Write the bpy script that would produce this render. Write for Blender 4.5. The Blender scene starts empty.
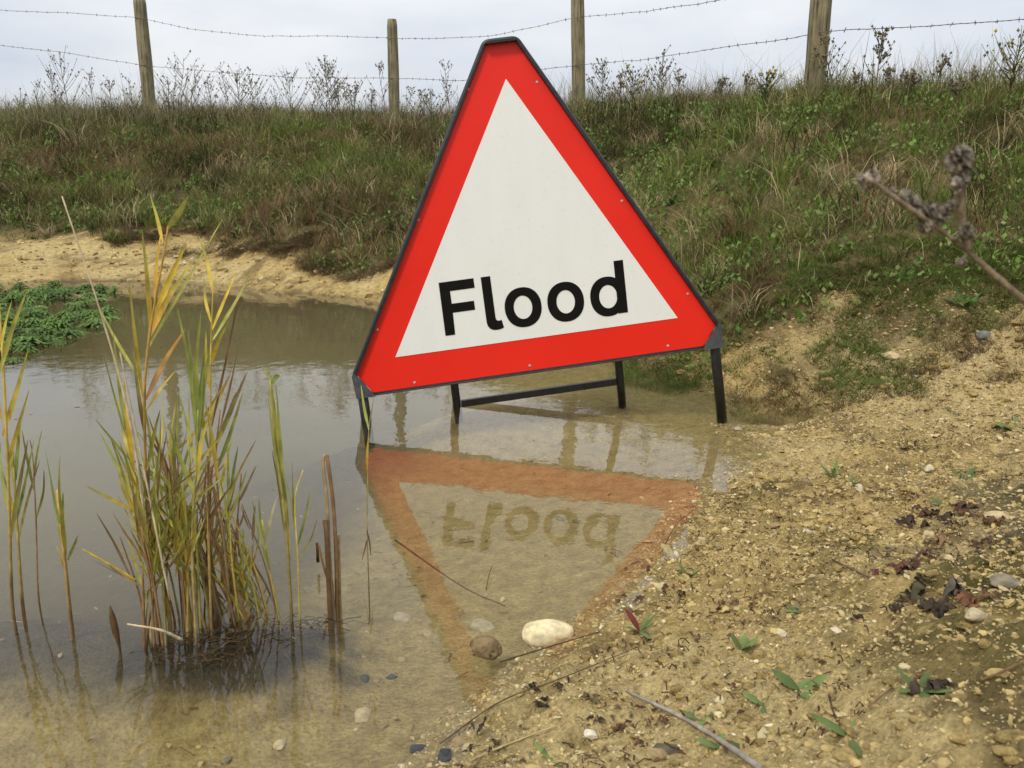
import bpy, math
import numpy as np
from mathutils import Vector, Matrix
sc = bpy.context.scene
COL = sc.collection
# ------------------------------------------------------------------ camera
FPX, CAMH, PITCH, ROLL = 851.04, 0.63335, 0.223311, 0.0082527
_fw = np.array([0, math.cos(PITCH), -math.sin(PITCH)]); _up = np.array([0, math.sin(PITCH), math.cos(PITCH)]); _rt = np.array([1., 0, 0])
RT = _rt*math.cos(ROLL)+_up*math.sin(ROLL); UP = _up*math.cos(ROLL)-_rt*math.sin(ROLL); FW = _fw
CP = np.array([0, 0, CAMH])
cd = bpy.data.cameras.new('camera'); cam = bpy.data.objects.new('camera', cd); COL.objects.link(cam)
cam.matrix_world = Matrix(((RT[0], UP[0], -FW[0], CP[0]), (RT[1], UP[1], -FW[1], CP[1]), (RT[2], UP[2], -FW[2], CP[2]), (0, 0, 0, 1)))
cd.sensor_width = 4.8; cd.lens = FPX/1024*4.8; cd.clip_start = 0.02; cd.clip_end = 3000
cd.dof.use_dof = True; cd.dof.focus_distance = 2.3; cd.dof.aperture_fstop = 2.4
sc.camera = cam
# ------------------------------------------------------------------ sky and sun
SUN_EL, SUN_AZ = math.radians(48), math.radians(215)     # azimuth clockwise from +Y: behind the camera, to the left
w = bpy.data.worlds.new('World'); sc.world = w; w.use_nodes = True
nt = w.node_tree; N = nt.nodes; L = nt.links; N.clear()
out = N.new('ShaderNodeOutputWorld'); bg = N.new('ShaderNodeBackground'); sky = N.new('ShaderNodeTexSky')
sky.sky_type = 'NISHITA'; sky.sun_disc = False; sky.sun_elevation = SUN_EL; sky.sun_rotation = SUN_AZ; sky.air_density = 1.0; sky.dust_density = 2.0
tc = N.new('ShaderNodeTexCoord'); mp = N.new('ShaderNodeMapping'); mp.inputs['Scale'].default_value = (1.0, 1.0, 3.0)
nz = N.new('ShaderNodeTexNoise'); nz.inputs['Scale'].default_value = 2.2; nz.inputs['Detail'].default_value = 6; nz.inputs['Roughness'].default_value = .5
cr = N.new('ShaderNodeValToRGB'); cr.color_ramp.elements[0].position = .40; cr.color_ramp.elements[1].position = .60
cr.color_ramp.elements[0].color = (6.1, 6.7, 7.6, 1); cr.color_ramp.elements[1].color = (8.3, 8.45, 8.7, 1)
sep = N.new('ShaderNodeSeparateXYZ'); mr = N.new('ShaderNodeMapRange'); mr.inputs['From Min'].default_value = .0; mr.inputs['From Max'].default_value = .9
mr.inputs['To Min'].default_value = .91; mr.inputs['To Max'].default_value = 1.6
mul = N.new('ShaderNodeVectorMath'); mul.operation = 'SCALE'
mx = N.new('ShaderNodeMix'); mx.data_type = 'RGBA'; mx.inputs['Factor'].default_value = .93
L.new(tc.outputs['Generated'], mp.inputs['Vector']); L.new(mp.outputs[0], nz.inputs['Vector']); L.new(nz.outputs[0], cr.inputs[0])
L.new(tc.outputs['Generated'], sep.inputs[0]); L.new(sep.outputs['Z'], mr.inputs['Value'])
L.new(cr.outputs[0], mul.inputs[0]); L.new(mr.outputs[0], mul.inputs['Scale'])
L.new(sky.outputs[0], mx.inputs['A']); L.new(mul.outputs[0], mx.inputs['B']); L.new(mx.outputs['Result'], bg.inputs['Color'])
bg.inputs['Strength'].default_value = .1
L.new(bg.outputs[0], out.inputs[0])
sd = bpy.data.lights.new('sun', 'SUN'); sd.energy = 2.0; sd.angle = math.radians(10); sd.color = (1, .93, .78)
so = bpy.data.objects.new('sun', sd); COL.objects.link(so)
dv = Vector((math.sin(SUN_AZ)*math.cos(SUN_EL), math.cos(SUN_AZ)*math.cos(SUN_EL), math.sin(SUN_EL)))
so.rotation_euler = dv.to_track_quat('Z', 'Y').to_euler(); so.location = (-3, -4, 6)
sc.view_settings.view_transform = 'Standard'; sc.view_settings.look = 'None'; sc.view_settings.gamma = 1; sc.view_settings.exposure = 0.1
sc.cycles.use_denoising = True; sc.cycles.max_bounces = 8; sc.cycles.transparent_max_bounces = 24
sc.cycles.diffuse_bounces = 3; sc.cycles.volume_bounces = 1; sc.cycles.caustics_reflective = False; sc.cycles.caustics_refractive = False
# ------------------------------------------------------------------ helpers
def lin(r, g, b):
    f = lambda c: (c/255/12.92) if c/255 < .04045 else ((c/255+.055)/1.055)**2.4
    return (f(r), f(g), f(b))
def at(u, v, Y):
    """point of the place seen in direction (u, v), at distance Y ahead"""
    d = FW+RT*(u-512)/FPX-UP*(v-384)/FPX
    return CP+d*(Y/d[1])
def on_z(u, v, z=0.):
    d = FW+RT*(u-512)/FPX-UP*(v-384)/FPX
    return CP+d*((z-CAMH)/d[2])
def tag(o, label=None, cat=None, group=None, kind=None):
    if label: o['label'] = label
    if cat: o['category'] = cat
    if group: o['group'] = group
    if kind: o['kind'] = kind
    return o
def empty(name, loc, label, cat, group=None):
    o = bpy.data.objects.new(name, None); COL.objects.link(o); o.location = [float(c) for c in loc]; o.empty_display_size = .05
    return tag(o, label, cat, group)
def rnd(n, x, y, seed):
    h = (x.astype(np.int64)*374761393+y.astype(np.int64)*668265263+seed*1442695040888963407 % (1 << 62)) & 0x7fffffffffffffff
    h = (h ^ (h >> 13))*1274126177 & 0x7fffffffffffffff
    h = h ^ (h >> 16)
    return (h & 0xffffff)/float(0xffffff)
def vnoise(x, y, seed=0):
    xi = np.floor(x); yi = np.floor(y); fx = x-xi; fy = y-yi
    fx = fx*fx*fx*(fx*(fx*6-15)+10); fy = fy*fy*fy*(fy*(fy*6-15)+10)
    a = rnd(0, xi, yi, seed); b = rnd(0, xi+1, yi, seed); c = rnd(0, xi, yi+1, seed); d = rnd(0, xi+1, yi+1, seed)
    return (a+(b-a)*fx+(c-a)*fy+(a-b-c+d)*fx*fy)*2-1
def fbm(x, y, s=1., octs=4, seed=0, gain=.5):
    x = np.asarray(x, float)*s; y = np.asarray(y, float)*s
    v = 0; a = 1
    for i in range(octs):
        ca, sa = math.cos(i*1.1), math.sin(i*1.1)
        v = v+a*vnoise((x*ca-y*sa)+i*17.3, (x*sa+y*ca)-i*9.1, seed+i*7); x = x*2.03; y = y*2.03; a *= gain
    return v
class MB:
    """collects geometry (vertices, faces, per-vertex colours) and links it as ONE mesh object"""
    def __init__(s): s.V = []; s.F = []; s.C = []; s.n = 0
    def add(s, V, F, col=None):
        V = np.asarray(V, float).reshape(-1, 3); s.V.append(V)
        for f in F: s.F.append(np.asarray(f, np.int64)+s.n)
        if col is None: col = (1, 1, 1)
        col = np.asarray(col, float)
        s.C.append(np.broadcast_to(col, V.shape) if col.ndim == 1 else col); s.n += len(V)
    def tube(s, P, R, k=6, col=None, cap=True):
        P = np.asarray(P, float); n = len(P); R = np.broadcast_to(np.asarray(R, float), (n,))
        T = np.gradient(P, axis=0) if n > 2 else np.repeat([P[1]-P[0]], n, 0)
        T /= np.linalg.norm(T, axis=1)[:, None]+1e-12
        ref = np.eye(3)[[2, 1, 0][int(np.argmin(np.abs(T).max(0)[[2, 1, 0]]))]]
        A = np.cross(T, ref); A /= np.linalg.norm(A, axis=1)[:, None]+1e-12; B = np.cross(T, A)
        a = np.arange(k)*2*math.pi/k
        V = P[:, None]+R[:, None, None]*(np.cos(a)[None, :, None]*A[:, None]+np.sin(a)[None, :, None]*B[:, None])
        i = np.arange(n-1)[:, None]*k; j = np.arange(k)[None]; j2 = (j+1) % k
        F = np.stack([i+j, i+j2, i+k+j2, i+k+j], -1).reshape(-1, 4)
        Fs = [F]
        if cap: Fs += [np.arange(k)[::-1][None], ((n-1)*k+np.arange(k))[None]]
        if col is not None and np.ndim(col) == 2: col = np.repeat(np.asarray(col), k, 0)
        s.add(V, Fs, col)
    def ribbon(s, P, W, side, col=None, fold=0.):
        """leaf: centre line P, half widths W, side vector, V fold"""
        P = np.asarray(P, float); n = len(P); W = np.asarray(W, float)
        T = np.gradient(P, axis=0); side = np.asarray(side, float)
        S = side-T*(np.sum(T*side, 1)/np.sum(T*T, 1))[:, None]; S /= np.linalg.norm(S, axis=1)[:, None]+1e-12
        U = np.cross(S, T); U /= np.linalg.norm(U, axis=1)[:, None]+1e-12
        V = np.concatenate([P-S*W[:, None]+U*(fold*W)[:, None], P, P+S*W[:, None]+U*(fold*W)[:, None]])
        i = np.arange(n-1)
        F = np.concatenate([np.stack([i, n+i, n+i+1, i+1], -1), np.stack([n+i, 2*n+i, 2*n+i+1, n+i+1], -1)])
        if col is not None and np.ndim(col) == 2:
            c = np.asarray(col, float); col = np.concatenate([c*.96, c*1.05, c])
        s.add(V, [F], col)
    def build(s, name, m, parent=None, smooth=True):
        me = bpy.data.meshes.new(name)
        V = np.concatenate(s.V).astype(np.float32)
        if parent is not None: V = V-np.array(parent_loc(parent), np.float32)
        sizes = [np.full(len(f), f.shape[1], np.int64) for f in s.F]
        lens = np.concatenate(sizes); idx = np.concatenate([f.ravel() for f in s.F])
        me.vertices.add(len(V)); me.vertices.foreach_set('co', V.ravel())
        me.loops.add(len(idx)); me.loops.foreach_set('vertex_index', idx.astype(np.int32))
        me.polygons.add(len(lens)); st = np.concatenate([[0], np.cumsum(lens)[:-1]])
        me.polygons.foreach_set('loop_start', st.astype(np.int32)); me.polygons.foreach_set('use_smooth', np.full(len(lens), smooth))
        me.update(calc_edges=True)
        at_ = me.color_attributes.new('col', 'FLOAT_COLOR', 'POINT')
        C = np.concatenate(s.C); at_.data.foreach_set('color', np.concatenate([C, np.ones((len(C), 1))], 1).astype(np.float32).ravel())
        me.materials.append(m)
        o = bpy.data.objects.new(name, me); COL.objects.link(o)
        if parent is not None: o.parent = parent
        return o
def parent_loc(p):
    l = np.zeros(3)
    while p is not None: l = l+np.array(p.location); p = p.parent
    return l
# ------------------------------------------------------------------ materials
def newmat(name):
    m = bpy.data.materials.new(name); m.use_nodes = True; nt = m.node_tree
    return m, nt, nt.nodes['Principled BSDF'], nt.nodes['Material Output']
def noise(nt, scale, detail=4, rough=.55, vec=None):
    n = nt.nodes.new('ShaderNodeTexNoise'); n.inputs['Scale'].default_value = scale; n.inputs['Detail'].default_value = detail; n.inputs['Roughness'].default_value = rough
    if vec is None: vec = nt.nodes.new('ShaderNodeTexCoord').outputs['Object']
    nt.links.new(vec, n.inputs['Vector']); return n.outputs[0]
def ramp(nt, v, stops):
    r = nt.nodes.new('ShaderNodeValToRGB'); e = r.color_ramp.elements
    while len(e) < len(stops): e.new(.5)
    for i, (p, c) in enumerate(stops): e[i].position = p; e[i].color = (*c, 1)
    nt.links.new(v, r.inputs[0]); return r.outputs[0]
def mix(nt, f, a, b, mode='MIX'):
    n = nt.nodes.new('ShaderNodeMix'); n.data_type = 'RGBA'; n.blend_type = mode
    for k, v in (('Factor', f), ('A', a), ('B', b)):
        if isinstance(v, (float, int)): n.inputs[k].default_value = v
        elif isinstance(v, tuple): n.inputs[k].default_value = (*v, 1)
        else: nt.links.new(v, n.inputs[k])
    return n.outputs['Result']
def math_(nt, op, a, b=None, c=None, clamp=False):
    n = nt.nodes.new('ShaderNodeMath'); n.operation = op; n.use_clamp = clamp
    for i, v in enumerate((a, b, c)):
        if v is None: continue
        if isinstance(v, (float, int)): n.inputs[i].default_value = v
        else: nt.links.new(v, n.inputs[i])
    return n.outputs[0]
def bump(nt, h, strength, dist, bsdf):
    b = nt.nodes.new('ShaderNodeBump'); b.inputs['Strength'].default_value = strength; b.inputs['Distance'].default_value = dist
    nt.links.new(h, b.inputs['Height']); nt.links.new(b.outputs[0], bsdf.inputs['Normal']); return b
def vcol(name, rough=.7, var=.25, scale=60, spec=.3, trans=0., bmp=None):
    """colour from the mesh's own per-piece colours, broken up by noise"""
    m, nt, b, o = newmat(name)
    a = nt.nodes.new('ShaderNodeVertexColor'); a.layer_name = 'col'
    v = noise(nt, scale, 5)
    c = mix(nt, 1., a.outputs[0], ramp(nt, v, [(.3, (1-var,)*3), (.7, (1+var,)*3)]), 'MULTIPLY')
    nt.links.new(c, b.inputs['Base Color']); b.inputs['Roughness'].default_value = rough; b.inputs['Specular IOR Level'].default_value = spec
    if bmp: bump(nt, noise(nt, bmp[0], 6, .65), bmp[1], bmp[2], b)
    if trans > 0:
        t = nt.nodes.new('ShaderNodeBsdfTranslucent'); nt.links.new(c, t.inputs[0])
        ms = nt.nodes.new('ShaderNodeMixShader'); ms.inputs[0].default_value = trans
        nt.links.new(b.outputs[0], ms.inputs[1]); nt.links.new(t.outputs[0], ms.inputs[2]); nt.links.new(ms.outputs[0], o.inputs[0])
    return m
def plain(name, c, rough=.5, var=.12, scale=20, spec=.5, bmp=None, metallic=0.):
    m, nt, b, o = newmat(name)
    c1 = tuple(x*(1-var) for x in c); c2 = tuple(min(1, x*(1+var)) for x in c)
    nt.links.new(ramp(nt, noise(nt, scale, 5), [(.35, c1), (.65, c2)]), b.inputs['Base Color'])
    b.inputs['Roughness'].default_value = rough; b.inputs['Specular IOR Level'].default_value = spec; b.inputs['Metallic'].default_value = metallic
    if bmp: bump(nt, noise(nt, bmp[0], 6, .65), bmp[1], bmp[2], b)
    return m
M_LEAF = vcol('leaf', .6, .3, 40, .25, .3); M_GRASS = vcol('grass_blade', .75, .15, 8, .12, .25)
M_DRY = vcol('dry_stem', .8, .3, 70, .2, 0, (300, .4, .001)); M_STONE = vcol('stone', .85, .2, 120, .25, 0, (220, .5, .002))
M_WEED = vcol('weed', .8, .2, 30, .15, .15)
# ------------------------------------------------------------------ ground
SH = [(-3.45, 5.73), (-2.73, 5.92), (-2.2, 5.85), (-1.7, 5.5), (-1.25, 5.25), (-.83, 4.94), (-.3, 4.45), (.1, 3.9), (.35, 3.45), (.54, 3.15), (.62, 2.85), (.72, 2.66), (.88, 2.55), (1.0, 2.46),
      (.84, 2.36), (.76, 2.25), (.57, 1.98), (.4, 1.7), (.28, 1.44), (.14, 1.18), (.04, 1.05), (-.05, .91), (-.10, .8), (-.2, .62), (-.4, .4), (-.7, .15)]
ctl = [(x, y, 0.) for x, y in SH]
ctl += [(-6.5, 5.6, 0), (-7.5, 3, 0), (-6.5, 0, 0), (-4, -1.5, 0), (-1.6, -.6, 0)]
ctl += [(-.44, 2.28, -.055), (-.17, 2.53, -.05), (.34, 2.56, -.02), (.6, 2.35, -.012), (.45, 2.3, -.04), (-.03, 2.04, -.10), (-.13, 1.69, -.085), (.15, 1.8, -.065), (.25, 2.1, -.075), (.1, 1.4, -.035), (-.05, 1.25, -.045), (-.12, 1.05, -.04),
        (-.2, 1.45, -.085), (-.35, 1.35, -.10), (-.3, 1.81, -.135), (-.45, 1.6, -.14), (-.45, 1.9, -.16), (-.6, 1.35, -.12), (-.7, 1.7, -.175), (-.6, 2.2, -.20), (-.3, 2.35, -.15), (-.9, 2.1, -.25), (-.9, 1.5, -.17), (-1.1, 1.1, -.16), (-.9, .8, -.10),
        (-.25, .88, -.045), (-.42, .75, -.05), (-.25, .6, -.04), (-.45, .98, -.05), (-.6, .88, -.07), (-.6, 1.12, -.04), (-.72, 1.23, -.035), (-.85, 1.22, -.045), (-.63, 1.2, -.035), (-.50, 1.07, -.012), (-.44, 1.095, -.008), (-.38, 1.125, -.008), (-.32, 1.15, -.014), (-.2, 1.15, -.055),
        (-1.3, 2.1, -.3), (-1.0, 2.6, -.33), (-1.9, 3.6, -.42), (-.9, 3.4, -.36), (-.5, 3.0, -.28), (-1.5, 5.0, -.16), (-.9, 4.4, -.2), (-.3, 3.7, -.15), (.2, 3.1, -.08),
        (-3, 3, -.5), (-4.5, 3, -.5), (-3, 1, -.4), (-1.6, 1.2, -.25), (-2, 0, -.25), (-3.2, 5, -.25), (-5, 5, -.2), (.8, 2.46, -.04), (.9, 2.475, -.04), (.96, 2.465, -.03), (.7, 2.5, -.04)]
# far bank
for u, v, Y in [(0, 236, 6.9), (120, 236, 6.9), (230, 240, 6.7), (320, 265, 5.8), (380, 262, 5.6), (20, 150, 9.2), (250, 165, 8.6), (420, 180, 7.4), (330, 215, 6.6), (10, 118, 11.2), (145, 122, 10.8), (250, 126, 10.5), (394, 131, 10.2), (480, 128, 9.2), (578, 121, 8.1), (700, 112, 6.9), (820, 104, 5.8), (930, 104, 5.5), (1020, 104, 5.3),
                (600, 200, 6.0), (700, 170, 5.3), (820, 160, 4.7), (930, 160, 4.4), (1020, 160, 4.3), (660, 270, 4.3), (740, 250, 3.9), (850, 230, 3.6), (960, 230, 3.5), (1020, 230, 3.4), (640, 320, 3.75), (750, 310, 3.1), (860, 300, 3.0), (960, 290, 2.95), (1020, 290, 2.9),
                (850, 345, 2.78), (930, 330, 2.72), (1020, 325, 2.66), (760, 355, 2.8), (900, 375, 2.55), (1020, 370, 2.45)]:
    ctl.append(tuple(at(u, v, Y)))
for u, v, z in [(900, 415, .04), (1020, 420, .1), (860, 470, .05), (1020, 480, .14), (760, 520, .03), (880, 560, .09), (1020, 560, .17), (700, 600, .025), (820, 650, .09), (1020, 660, .19), (600, 690, .03), (700, 750, .07), (850, 750, .13), (1020, 760, .2), (560, 765, .03)]:
    ctl.append(tuple(on_z(u, v, z)))
for x, y, z in [(1.5, 1.5, .3), (1.6, 2.6, .4), (1, .3, .25), (0, -.5, .2), (.6, -.8, .3), (-.8, -1.6, .25), (-4, -3, .4), (2.4, 3.6, .8), (3.4, 4.6, 1.15), (3.2, 2.8, .75), (3, 1, .6), (2.5, -2, .6), (5, 1, 1.), (4.2, 5.2, 1.25), (6, 3, 1.25),
                (0, 9.6, 1.42), (2, 7, 1.25), (-3, 12, 1.5), (-6.5, 12, 1.5), (4, 7, 1.3), (0, 12, 1.3), (-8, 9.5, 1.1), (-10, 12, 1.5), (-8.5, 6.5, .5), (-9.5, 3, .6), (-8.5, -1, .6), (3, 10, 1.2), (-4, 15, 1.3), (-10, 16, 1.3), (8, 8, 1.2), (9, 0, 1.2), (4, -6, .9), (-4, -8, .9), (-12, -3, 1), (-13, 6, 1.2), (10, -8, 1.2), (8, 14, 1.2), (0, 16, 1.2), (-12, -10, 1.2), (12, 14, 1.2), (-14, 14, 1.3)]:
    ctl.append((x, y, z))
ctl = np.array(ctl)
def _k(r2): return r2*np.log(np.maximum(r2, 1e-12))*.5
def _fit():
    n = len(ctl); P = ctl[:, :2]; r2 = ((P[:, None]-P[None])**2).sum(-1)
    A = np.zeros((n+3, n+3)); A[:n, :n] = _k(r2)+np.eye(n)*.003; A[:n, n] = 1; A[:n, n+1:] = P; A[n, :n] = 1; A[n+1:, :n] = P.T
    return np.linalg.solve(A, np.concatenate([ctl[:, 2], np.zeros(3)]))
TPS = _fit()
def tps(x, y):
    x = np.asarray(x, float); sh = x.shape; x = x.ravel(); y = np.asarray(y, float).ravel(); n = len(ctl); o = np.empty(len(x))
    for i in range(0, len(x), 20000):
        a, b = x[i:i+20000], y[i:i+20000]
        o[i:i+20000] = _k((a[:, None]-ctl[None, :, 0])**2+(b[:, None]-ctl[None, :, 1])**2)@TPS[:n]+TPS[n]+TPS[n+1]*a+TPS[n+2]*b
    return o.reshape(sh)
def sstep(a, b, v):
    t = np.clip((v-a)/(b-a), 0, 1); return t*t*(3-2*t)
def rough_of(x, y, z):
    near = sstep(14, 6, np.hypot(x, y))
    wet = sstep(-.03, .02, z)
    big = fbm(x, y, 1.6, 3, 11)*.03*sstep(.02, .2, z)
    scarp = sstep(.7, 1.0, x)*sstep(2.3, 2.45, y)*sstep(3.0, 2.8, y)
    med = fbm(x, y, 7, 3, 23)*.012*(.25+.75*wet)+scarp*(.035*fbm(x, y, 5, 4, 27, .6)+.02)
    clod = np.where(wet > 0, 1, 0)*wet*np.clip(fbm(x, y, 11, 3, 39, .55), -.2, 1)*.012*sstep(.25, .5, x)
    rid = (1-np.abs(fbm(x, y, 16, 4, 31, .6)))**2*.014*wet
    fine = fbm(x, y, 40, 2, 47)*.0055*(.3+.7*wet)*sstep(5, 3, np.hypot(x, y))
    return (med+rid+fine+clod)*near+big-.006
def ground_z(x, y):
    x = np.asarray(x, float); y = np.asarray(y, float); r = np.hypot(x-0, y-3)
    f = sstep(9, 15, r); z = tps(np.clip(x, -15, 13), np.clip(y, -11, 17))*(1-f)+f*1.2
    return z+rough_of(x, y, z)
def axis(lo, hi, step, a, b, grow):
    v = list(np.arange(lo, hi+1e-9, step)); s = step; p = hi
    while p < b: s = min(s*grow, 60); p += s; v.append(p)
    s = step; p = lo; l = []
    while p > a: s = min(s*grow, 60); p -= s; l.append(p)
    return np.array(l[::-1]+v)
GX = axis(-1.0, 1.9, .0115, -400, 400, 1.028); GY = axis(.45, 3.1, .0115, -400, 600, 1.022)
gx, gy = np.meshgrid(GX, GY); GZ = ground_z(gx, gy)
def gz(x, y):
    """height of the finished ground sheet at (x, y)"""
    x = np.asarray(x, float); y = np.asarray(y, float)
    i = np.clip(np.searchsorted(GX, x)-1, 0, len(GX)-2); j = np.clip(np.searchsorted(GY, y)-1, 0, len(GY)-2)
    fx = (x-GX[i])/(GX[i+1]-GX[i]); fy = (y-GY[j])/(GY[j+1]-GY[j])
    return GZ[j, i]*(1-fx)*(1-fy)+GZ[j, i+1]*fx*(1-fy)+GZ[j+1, i]*(1-fx)*fy+GZ[j+1, i+1]*fx*fy
def hit(u, v, zoff=0.):
    """where a line of sight meets the ground"""
    d = FW+RT*(u-512)/FPX-UP*(v-384)/FPX; t = np.linspace(.3, 16, 6000); P = CP+d*t[:, None]
    k = np.argmax(P[:, 2] < gz(P[:, 0], P[:, 1])+zoff); return P[k]
VB = np.array([(-20, 6.75), (-3, 6.7), (-2, 6.4), (-1.6, 5.9), (-1.0, 5.45), (-.5, 5.1), (0, 4.3), (.4, 3.4), (.65, 2.85), (.85, 2.52), (1.05, 2.52), (1.2, 2.6), (1.5, 2.45), (2.2, 2.3), (4, 1.2), (20, -4)])
def veg(x, y):
    """how overgrown the ground is: 0 on bare sand, 1 well up the bank"""
    e = np.interp(x, VB[:, 0], VB[:, 1])+.13*fbm(x, y, 1.9, 4, 77, .6)*np.where(np.asarray(x) < 0, 1.8, 1)
    return np.clip((y-e)/np.interp(x, [-2, 0, .8, 2], [.5, .8, 1.2, 1.0]), -.2, 1)
ny, nx = gx.shape; ii = (np.arange(ny-1)[:, None]*nx+np.arange(nx-1)[None]).ravel()
vg = np.clip(veg(gx, gy), 0, 1)
# bare-earth colour: sand, pale chalky patches, brown crumbs, moss and grey damp earth low on the right, soil and thatch under the plants
sand = np.array([.50, .365, .145]); pale = np.array([.57, .445, .21]); brown = np.array([.20, .135, .058]); moss = np.array([.085, .08, .016]); grey = np.array([.16, .13, .075]); soil = np.array([.13, .10, .042]); silt = np.array([.48, .365, .145]); green = np.array([.07, .085, .02])
def blend(c, t, k): k = np.clip(k, 0, 1)[..., None]; return c*(1-k)+t*k
c = np.broadcast_to(sand, gx.shape+(3,)).copy()
c = blend(c, pale, sstep(.05, .6, fbm(gx, gy, 3.2, 5, 101))*.8)
c = blend(c, brown, sstep(.1, .7, fbm(gx, gy, 9, 5, 111, .6))*.75)
right = sstep(.25, .6, gx)*sstep(1.7, 1.2, gy)
c = blend(c, moss, sstep(.15, .6, fbm(gx, gy, 4.5, 5, 121, .6)+right*.25-.12)*.8*sstep(.3, .7, gx)*sstep(2.4, 1.5, gy))
c = blend(c, moss*.8, sstep(-.1, .5, fbm(gx, gy, 7, 5, 133, .6)+.4*sstep(.35, .6, gx)*sstep(1.25, .85, gy)-.15)*.75*sstep(.3, .5, gx)*sstep(1.35, .95, gy))
c = blend(c, grey, sstep(0, .6, fbm(gx, gy, 5, 4, 131)+.5*sstep(.45, .7, gx)*sstep(1.3, .9, gy)-.2)*.8*sstep(.2, .5, gx)*sstep(1.9, 1.1, gy))
c = blend(c, np.array([.55, .43, .225]), sstep(2.15, 2.45, gy+.1*fbm(gx, gy, 4, 4, 9))*sstep(3.2, 2.7, gy)*sstep(.75, 1.1, gx)*.75)
c = blend(c, pale, sstep(-.2, .5, fbm(gx, gy, 2.5, 4, 19))*sstep(1.2, 1.7, gy)*sstep(2.6, 2.3, gy)*sstep(.3, .6, gx)*.6)
c = blend(c, silt, sstep(.006, -.012, GZ))
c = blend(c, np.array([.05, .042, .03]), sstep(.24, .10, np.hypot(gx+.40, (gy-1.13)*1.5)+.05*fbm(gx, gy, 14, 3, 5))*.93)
c = blend(c, np.array([.12, .10, .05]), sstep(-.09, -.24, GZ))
c = blend(c, np.array([.06, .052, .036]), sstep(-.24, -.46, gx+.06*fbm(gx, gy, 4, 3, 7))*sstep(.98, 1.12, gy+.04*fbm(gx, gy, 9, 3, 8))*sstep(0, -.01, GZ)*.85)
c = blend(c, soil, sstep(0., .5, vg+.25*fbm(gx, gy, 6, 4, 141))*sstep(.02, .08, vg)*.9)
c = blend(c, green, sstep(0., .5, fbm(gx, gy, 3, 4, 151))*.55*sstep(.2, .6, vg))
gmat, nt, b, o_ = newmat('earth')
a = nt.nodes.new('ShaderNodeVertexColor'); a.layer_name = 'col'
g = nt.nodes.new('ShaderNodeNewGeometry'); pos = g.outputs['Position']
n1 = noise(nt, 130, 6, .7, pos); n2 = noise(nt, 30, 6, .6, pos)
vo = nt.nodes.new('ShaderNodeTexVoronoi'); vo.inputs['Scale'].default_value = 170; nt.links.new(pos, vo.inputs['Vector'])
cc = mix(nt, 1., a.outputs[0], ramp(nt, n1, [(.3, (.62, .6, .56)), (.5, (1, 1, 1)), (.72, (1.3, 1.3, 1.32))]), 'MULTIPLY')
cc = mix(nt, 1., cc, ramp(nt, n2, [(.32, (.7, .68, .64)), (.62, (1.12, 1.12, 1.12))]), 'MULTIPLY')
sx = nt.nodes.new('ShaderNodeSeparateXYZ'); nt.links.new(pos, sx.inputs[0])
damp = nt.nodes.new('ShaderNodeMapRange'); damp.inputs['From Min'].default_value = .002; damp.inputs['From Max'].default_value = .022; damp.inputs['To Min'].default_value = .8; damp.inputs['To Max'].default_value = 1
nt.links.new(math_(nt, 'ADD', sx.outputs['Z'], math_(nt, 'MULTIPLY', math_(nt, 'SUBTRACT', n2, .5), .02)), damp.inputs['Value'])
hs = nt.nodes.new('ShaderNodeVectorMath'); hs.operation = 'SCALE'; nt.links.new(cc, hs.inputs[0]); nt.links.new(damp.outputs[0], hs.inputs['Scale'])
nt.links.new(hs.outputs[0], b.inputs['Base Color']); b.inputs['Roughness'].default_value = .9; b.inputs['Specular IOR Level'].default_value = .2
hh = math_(nt, 'ADD', math_(nt, 'MULTIPLY', n1, 1.), math_(nt, 'MULTIPLY', vo.outputs['Distance'], -.5))
bump(nt, hh, 1., .011, b)
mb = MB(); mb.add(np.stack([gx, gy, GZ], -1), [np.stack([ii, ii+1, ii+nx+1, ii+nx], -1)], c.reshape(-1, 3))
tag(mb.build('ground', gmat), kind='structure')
# ------------------------------------------------------------------ water
wm, nt, b, o_ = newmat('pond_water'); nt.nodes.remove(b)
g = nt.nodes.new('ShaderNodeNewGeometry'); pos = g.outputs['Position']
mpn = nt.nodes.new('ShaderNodeMapping'); mpn.inputs['Scale'].default_value = (1, .7, 1); nt.links.new(pos, mpn.inputs[0])
r1 = noise(nt, 17, 3, .5, mpn.outputs[0]); r2 = noise(nt, 3.5, 2, .5, mpn.outputs[0])
bp = nt.nodes.new('ShaderNodeBump'); bp.inputs['Strength'].default_value = .3; bp.inputs['Distance'].default_value = .0022
nt.links.new(math_(nt, 'ADD', r1, math_(nt, 'MULTIPLY', r2, 1.5)), bp.inputs['Height'])
fr = nt.nodes.new('ShaderNodeLayerWeight'); fr.inputs['Blend'].default_value = .5; nt.links.new(bp.outputs[0], fr.inputs['Normal'])
schlick = math_(nt, 'ADD', math_(nt, 'MULTIPLY', math_(nt, 'POWER', fr.outputs['Facing'], 4.6), 1.1), .025, None, True)
gl = nt.nodes.new('ShaderNodeBsdfAnisotropic'); gl.inputs['Roughness'].default_value = .015; nt.links.new(bp.outputs[0], gl.inputs['Normal'])
tr = nt.nodes.new('ShaderNodeBsdfTransparent'); ms = nt.nodes.new('ShaderNodeMixShader')
nt.links.new(schlick, ms.inputs[0]); nt.links.new(tr.outputs[0], ms.inputs[1]); nt.links.new(gl.outputs[0], ms.inputs[2]); nt.links.new(ms.outputs[0], o_.inputs['Surface'])
pv = nt.nodes.new('ShaderNodeVolumePrincipled'); pv.inputs['Color'].default_value = (.46, .38, .19, 1); pv.inputs['Absorption Color'].default_value = (.5, .42, .2, 1); pv.inputs['Density'].default_value = 1.1; pv.inputs['Anisotropy'].default_value = .3
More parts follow.
